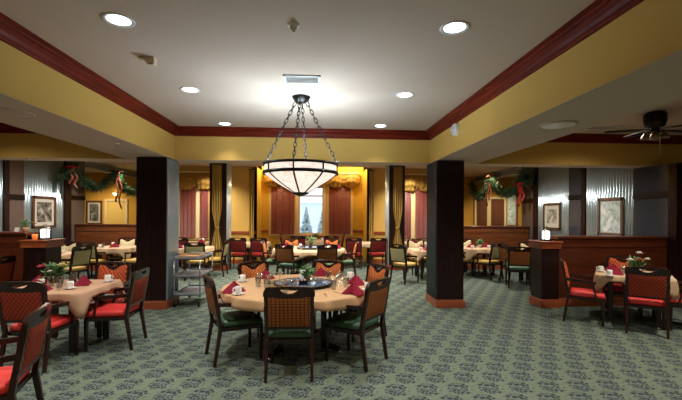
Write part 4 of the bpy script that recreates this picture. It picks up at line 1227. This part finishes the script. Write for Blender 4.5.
blind(-3.81, -3.52, 12.95, .87, 2.68, 'brick red narrow blind left of the left back pillar')
blind(2.92, 3.15, 12.95, .87, 2.68, 'brick red narrow blind right of the right back pillar')
blind(3.29, 3.83, 12.95, .87, 2.68, 'brick red blind next to the right front pillar, wider of its pair')
def valance(x0, x1, y, z0, z1, label, puffs):
    e = empty('balloon_valance', ((x0 + x1) / 2, y, 0)); tag(e, label, 'valance', 'gold balloon valances')
    w = (x1 - x0) / 2
    nx, nz = puffs * 14, 14
    vs = []; fs = []
    for i in range(nx + 1):
        u = i / nx; x = -w + 2 * w * u
        ph = (u * puffs) % 1.0
        sw = math.sin(PI * ph)
        for j in range(nz + 1):
            v = j / nz
            zlo = z0 + .12 * (1 - sw) ** 1.3
            z = z1 - (z1 - zlo) * v
            bulge = math.sin(PI * min(1, v * 1.02)) * (.05 + .08 * sw) + .02 * math.sin(u * puffs * 2 * PI * 4 + 3 * v) * (.4 + v) + .015 * math.sin(v * 17 + 5 * sw)
            vs.append((x, -.03 - bulge, z))
    for i in range(nx):
        for j in range(nz):
            a = i * (nz + 1) + j
            fs.append((a, a + 1, a + nz + 2, a + nz + 1))
    MB().add(vs, fs, True).build('gathered_cloth', M['valance'], e, solid=.01)
    box('mounting_board', M['trim_paint'], -w, w, -.07, 0, z1 - .01, z1 + .03, e)
valance(-1.90, 1.52, 14.12, 2.58, 3.12, 'gold balloon valance across the whole window bay', 6)
valance(-4.55, -3.40, 12.93, 2.40, 2.98, 'gold balloon valance over the blinds behind the cart', 2)
valance(2.80, 3.95, 12.93, 2.40, 2.98, 'gold balloon valance over the blinds by the right pillar', 2)
def drape(x, y, z0, z1, w, label, tie=None, dx=0, folds=4, group='gold curtains'):
    e = empty('gold_curtain', (x, y, 0)); tag(e, label, 'curtain', group)
    nx, nz = folds * 10, 26
    vs = []; fs = []
    for j in range(nz + 1):
        v = j / nz; z = z1 - (z1 - z0) * v
        ww = w
        if tie is not None:
            k = math.exp(-((z - tie) / .32) ** 2); ww = w * (1 - .62 * k) * (1 if z > tie else 1 + .15 * (tie - z))
        for i in range(nx + 1):
            u = i / nx - .5
            vs.append((ww * u * 2 + dx * v, -.035 * math.cos(2 * PI * folds * u) - .01 * math.sin(9 * v + 6 * u) - .05, z))
    for j in range(nz):
        for i in range(nx):
            a = j * (nx + 1) + i
            fs.append((a, a + 1, a + nx + 2, a + nx + 1))
    MB().add(vs, fs, True).build('cloth', M['curtain'], e, solid=.006)
    MB().tube([(-w - .04, -.05, z1 + .015), (w + .04, -.05, z1 + .015)], .014, 8).build('rod', M['black'], e)
    if tie is not None:
        MB().lathe([(w * .42, -.03), (w * .46, 0), (w * .42, .03)], 20, (0, -.05, tie)).build('tie_band', M['valance'], e)
    return e
drape(-2.86, 11.42, .16, 3.05, .135, 'gold curtain tied on the left back pillar', 1.25)
drape(2.365, 11.42, .16, 3.05, .135, 'gold curtain tied on the right back pillar', 1.25)
drape(-2.13, 12.93, .16, 3.08, .075, 'slim gold curtain at the left edge of the window bay', None, .0, 2)
drape(1.80, 12.93, .16, 3.08, .075, 'slim gold curtain at the right edge of the window bay', None, -.0, 2)

# ------------------------------------------------------------------ garlands and bows
def garland(path, label, seed, group='evergreen garlands'):
    rnd = random.Random(seed)
    pts = []
    n = 26
    (a, b, sag) = path
    a = Vector(a); b = Vector(b)
    for i in range(n + 1):
        t = i / n
        p = a.lerp(b, t); p.z -= sag * 4 * t * (1 - t)
        pts.append(p)
    mid = pts[n // 2].copy()
    e = empty('evergreen_garland', mid); tag(e, label, 'garland', group)
    loc = [p - mid for p in pts]
    MB().tube(loc, .02, 6).build('stem', M['leaf'], e)
    f = MB()
    for i in range(1100):
        t = rnd.random() * n
        k = min(int(t), n - 1)
        p = loc[k].lerp(loc[k + 1], t - k)
        d = Vector((rnd.gauss(0, 1), rnd.gauss(0, 1), rnd.gauss(0, 1))).normalized()
        ax = (loc[k + 1] - loc[k]).normalized()
        d = (d + ax * .5).normalized()
        l = rnd.uniform(.12, .25)
        s_ = d.cross(Vector((rnd.random(), rnd.random(), rnd.random() + .1))).normalized() * rnd.uniform(.010, .019)
        q = p + d * l; m_ = p + d * l * .55
        up = s_.cross(d).normalized() * .004
        f.add([p, m_ - s_, q, m_ + s_, m_ + up], [(0, 1, 4), (1, 2, 4), (2, 3, 4), (3, 0, 4), (0, 3, 2, 1)], False)
    f.build('needles', M['leaf'], e)
    return e
def bow(x, y, z, label, m, tail=.5, m2=None, axis='y', sc=1):
    e = empty('hanging_ribbon_bow', (x, y, z)); tag(e, label, 'ribbon bow', 'ribbon bows on the garlands'); e.scale = (sc,) * 3
    if axis == 'y': e.rotation_euler = (0, 0, PI / 2)
    def strip(pts, w):
        mb = MB(); vs = []; fs = []
        for p in pts:
            p = Vector(p); vs += [p + Vector((0, -w / 2, 0)), p + Vector((0, w / 2, 0))]
        for i in range(len(pts) - 1): fs.append((2 * i, 2 * i + 1, 2 * i + 3, 2 * i + 2))
        return mb.add(vs, fs, True)
    for sx in (-1, 1):
        pts = [(sx * .16 * math.sin(PI * t) ** .8, -.05 * math.sin(2 * PI * t), .03 + .11 * math.sin(PI * t) * (1 - t) - .07 * t * math.sin(PI * t)) for t in [k / 14 for k in range(15)]]
        strip(pts, .09).build('loop', m, e, solid=.004)
        pts = [(sx * (.03 + .09 * t + .015 * math.sin(5 * t)), -.03 + .03 * math.sin(9 * t + sx), .02 - tail * t * (1 if sx > 0 else .8)) for t in [k / 12 for k in range(13)]]
        mb = MB(); vs = []; fs = []
        for i, p in enumerate(pts):
            vs += [(p[0] - .045, p[1], p[2]), (p[0] + .045, p[1], p[2] - (.03 if i == 12 else 0))]
        for i in range(12): fs.append((2 * i, 2 * i + 1, 2 * i + 3, 2 * i + 2))
        mb.add(vs, fs, True).build('tail', m2 or m, e, solid=.004)
    MB().lathe([(.001, -.03), (.035, -.02), (.04, 0), (.035, .02), (.001, .03)], 14, (0, -.02, .03)).build('knot', m, e)
    return e
GX = WL + .32
garland(((GX, 10.55, 2.62), (GX, 10.95, 2.88), -.02), 'short end sprig of evergreen hanging on the left metal wall', 1)
garland(((GX, 10.9, 2.98), (GX, 13.05, 2.98), .58), 'evergreen garland swag between the two bows, left side', 2)
garland(((GX, 13.1, 2.98), (GX, 15.25, 2.80), .50), 'evergreen garland swag running behind the left pillar', 3)
bow(GX + .1, 10.75, 2.80, 'large red bow with faded tails on the left metal wall', M['ribbon'], .42, M['ribbon_pale'], sc=1.2)
bow(GX + .1, 13.1, 2.92, 'faded bow with long tails above the yellow hall door', M['ribbon_pale'], .95, sc=1.2)
GX = WR - .30
garland(((GX, 11.3, 3.02), (GX, 13.6, 2.98), .66), 'evergreen garland swag between the two bows, right side', 4)
garland(((GX, 13.7, 2.98), (GX, 15.4, 2.92), .62), 'evergreen garland swag next to the right pillar', 5)
garland(((GX, 11.3, 2.60), (GX, 11.15, 2.88), -.02), 'short end sprig of evergreen on the right metal wall', 6)
bow(GX - .1, 11.45, 2.55, 'bright red bow at the wall end of the right garland', M['ribbon'], .5, sc=1.3)
bow(GX - .1, 13.65, 2.98, 'faded bow with long tails above the brown hall doors', M['ribbon_pale'], .85, sc=1.2)

# ------------------------------------------------------------------ outside the window
S(box('ground_outside', M['snow'], -30, 30, 14.6, 60, -.4, -.3), 'snowy ground outside the window')
e = empty('neighbouring_house', (-1.0, 52, -.3)); tag(e, 'pale sided house seen through the clear window', 'house')
box('wall_block', M['siding'], -9, 5, 0, 6, 0, 3.4, e)
MB().hexa([(-9.5, -.5, 3.4), (5.5, -.5, 3.4), (5.5, 6.5, 3.4), (-9.5, 6.5, 3.4)], [(-9.5, 2.8, 5.2), (5.5, 2.8, 5.2), (5.5, 3.2, 5.2), (-9.5, 3.2, 5.2)]).build('roof', M['snow'], e)
for k in range(3): MB().box(-7.5 + k * 4.2, -6.4 + k * 4.2, -.05, 0, 1.0, 2.2).build('window', M['siding'], e)
for x, y, h_, sd, lb in ((-3.4, 33, 3.4, 3, 'snowy conifer outside, nearest the left window edge'), (-1.0, 36, 2.6, 4, 'small snowy conifer outside in the middle of the window'), (.6, 31, 3.0, 5, 'snowy conifer outside, nearest the right window edge')):
    e = empty('snowy_conifer', (x, y, -.3)); tag(e, lb, 'tree', 'conifers outside the window')
    rnd = random.Random(sd)
    MB().tube([(0, 0, 0), (0, 0, h_)], [.1, .02], 6).build('trunk', M['bark'], e)
    f = MB()
    for q in range(420):
        z = h_ * (.12 + .88 * rnd.random() ** 1.3); rr = (h_ - z) * .34 + .05
        a = rnd.random() * 6.283; d = Vector((math.cos(a), math.sin(a), -.35)); sd_ = Vector((-math.sin(a), math.cos(a), 0)) * .10
        p0 = Vector((0, 0, z)); q0 = p0 + d * rr; m0 = p0 + d * rr * .6
        f.add([p0, m0 - sd_, q0, m0 + sd_, m0 + Vector((0, 0, .05))], [(0, 1, 4), (1, 2, 4), (2, 3, 4), (3, 0, 4), (0, 3, 2, 1)])
    f.build('needles', M['frosted'], e)
e = empty('bare_tree', (-2.6, 27, -.3)); tag(e, 'bare grey tree outside the clear window', 'tree')
t = MB().tube([(0, 0, 0), (.05, 0, 1.8), (-.05, 0, 4.5)], [.12, .09, .03], 8)
rnd = random.Random(9)
for k in range(26):
    z = rnd.uniform(1.2, 4.2); a = rnd.random() * 6.3; l = rnd.uniform(.6, 1.6)
    t.tube([(0, 0, z), (l * .5 * math.cos(a), l * .5 * math.sin(a), z + l * .4), (l * math.cos(a), l * math.sin(a), z + l)], [.03, .02, .008], 5)
t.build('trunk_and_branches', M['bark'], e)

# ------------------------------------------------------------------ light
W = bpy.data.worlds.new('sky'); SC.world = W; W.use_nodes = True
bg = W.node_tree.nodes['Background']
bg.inputs[0].default_value = (.80, .90, 1, 1); bg.inputs[1].default_value = 2.0
# unseen warm fill spots added behind the camera for ambient light
for x in (-1.6, 1.13):
    for y in (1.3, -.6, -2.5):
        spot(x, y, ZC - .02, 125, (1, .66, .38))
for x in (-5.2, 4.9):  # added side tray spots without fixtures, brighten the tables and beam faces
    for y in (1.5, 4.2, 6.1):
        spot(x, y, ZC - .03, 320 if y < 6 else 100, (1, .88, .74), 150)
# back dining room, side rooms, halls, bay
for x, y, p in ((-.2, 9.0, 60), (-1.6, 10.8, 60), (1.2, 10.8, 60), (-3.3, 12.2, 45), (3.0, 12.2, 45), (-2.0, 8.9, 45), (1.6, 8.9, 35)):
    spot(x, y, ZC - .03, p * 7.5, (1, .92, .80))
for x, y, p in ((-5.3, 8.8, 40), (-5.2, 10.6, 60), (4.9, 8.8, 32), (4.6, 10.5, 50)):
    spot(x, y, ZC - .03, p * 5.5, (1, .92, .82), 160)
for x, y, p in ((-8.0, 14.4, 130), (-6.2, 13.4, 70), (7.4, 14.3, 130), (5.9, 13.4, 70)):
    spot(x, y, ZC - .05, p * 1.8, (1, .82, .55), 140)
point(-1.5, 13.6, 3.55, 75, (1, .82, .48), .08)
point(1.2, 13.6, 3.55, 75, (1, .82, .48), .08)

cam = bpy.data.cameras.new('camera'); co = bpy.data.objects.new('camera', cam); COL.objects.link(co)
cam.sensor_fit = 'HORIZONTAL'; cam.sensor_width = 36; cam.lens = 390 / 682 * 36
cam.shift_y = 14.1 / 682
co.location = (0, 0, 1.65)
yaw, roll = R(3.5), R(-.3)
co.rotation_mode = 'QUATERNION'
rot = Matrix.Rotation(-yaw, 4, 'Z') @ Matrix.Rotation(PI / 2, 4, 'X') @ Matrix.Rotation(-roll, 4, 'Z')
co.rotation_quaternion = rot.to_quaternion()
cam.clip_end = 200
SC.camera = co
SC.view_settings.view_transform = 'Standard'; SC.view_settings.look = 'None'
SC.view_settings.exposure = .12; SC.view_settings.gamma = 1; SC.view_settings.use_curve_mapping = False
SC.cycles.use_denoising = True
SC.cycles.max_bounces = 7; SC.cycles.diffuse_bounces = 4; SC.cycles.glossy_bounces = 3; SC.cycles.transparent_max_bounces = 12
SC.cycles.sample_clamp_indirect = 4
# drop chair prototypes that were never placed
for k, (e, used) in list(CHAIRS.items()) + list(PROTO.items()):
    if not used:
        for ch in list(e.children): bpy.data.objects.remove(ch)
        bpy.data.objects.remove(e)
for k, (e, used) in PROTO.items():
    pass
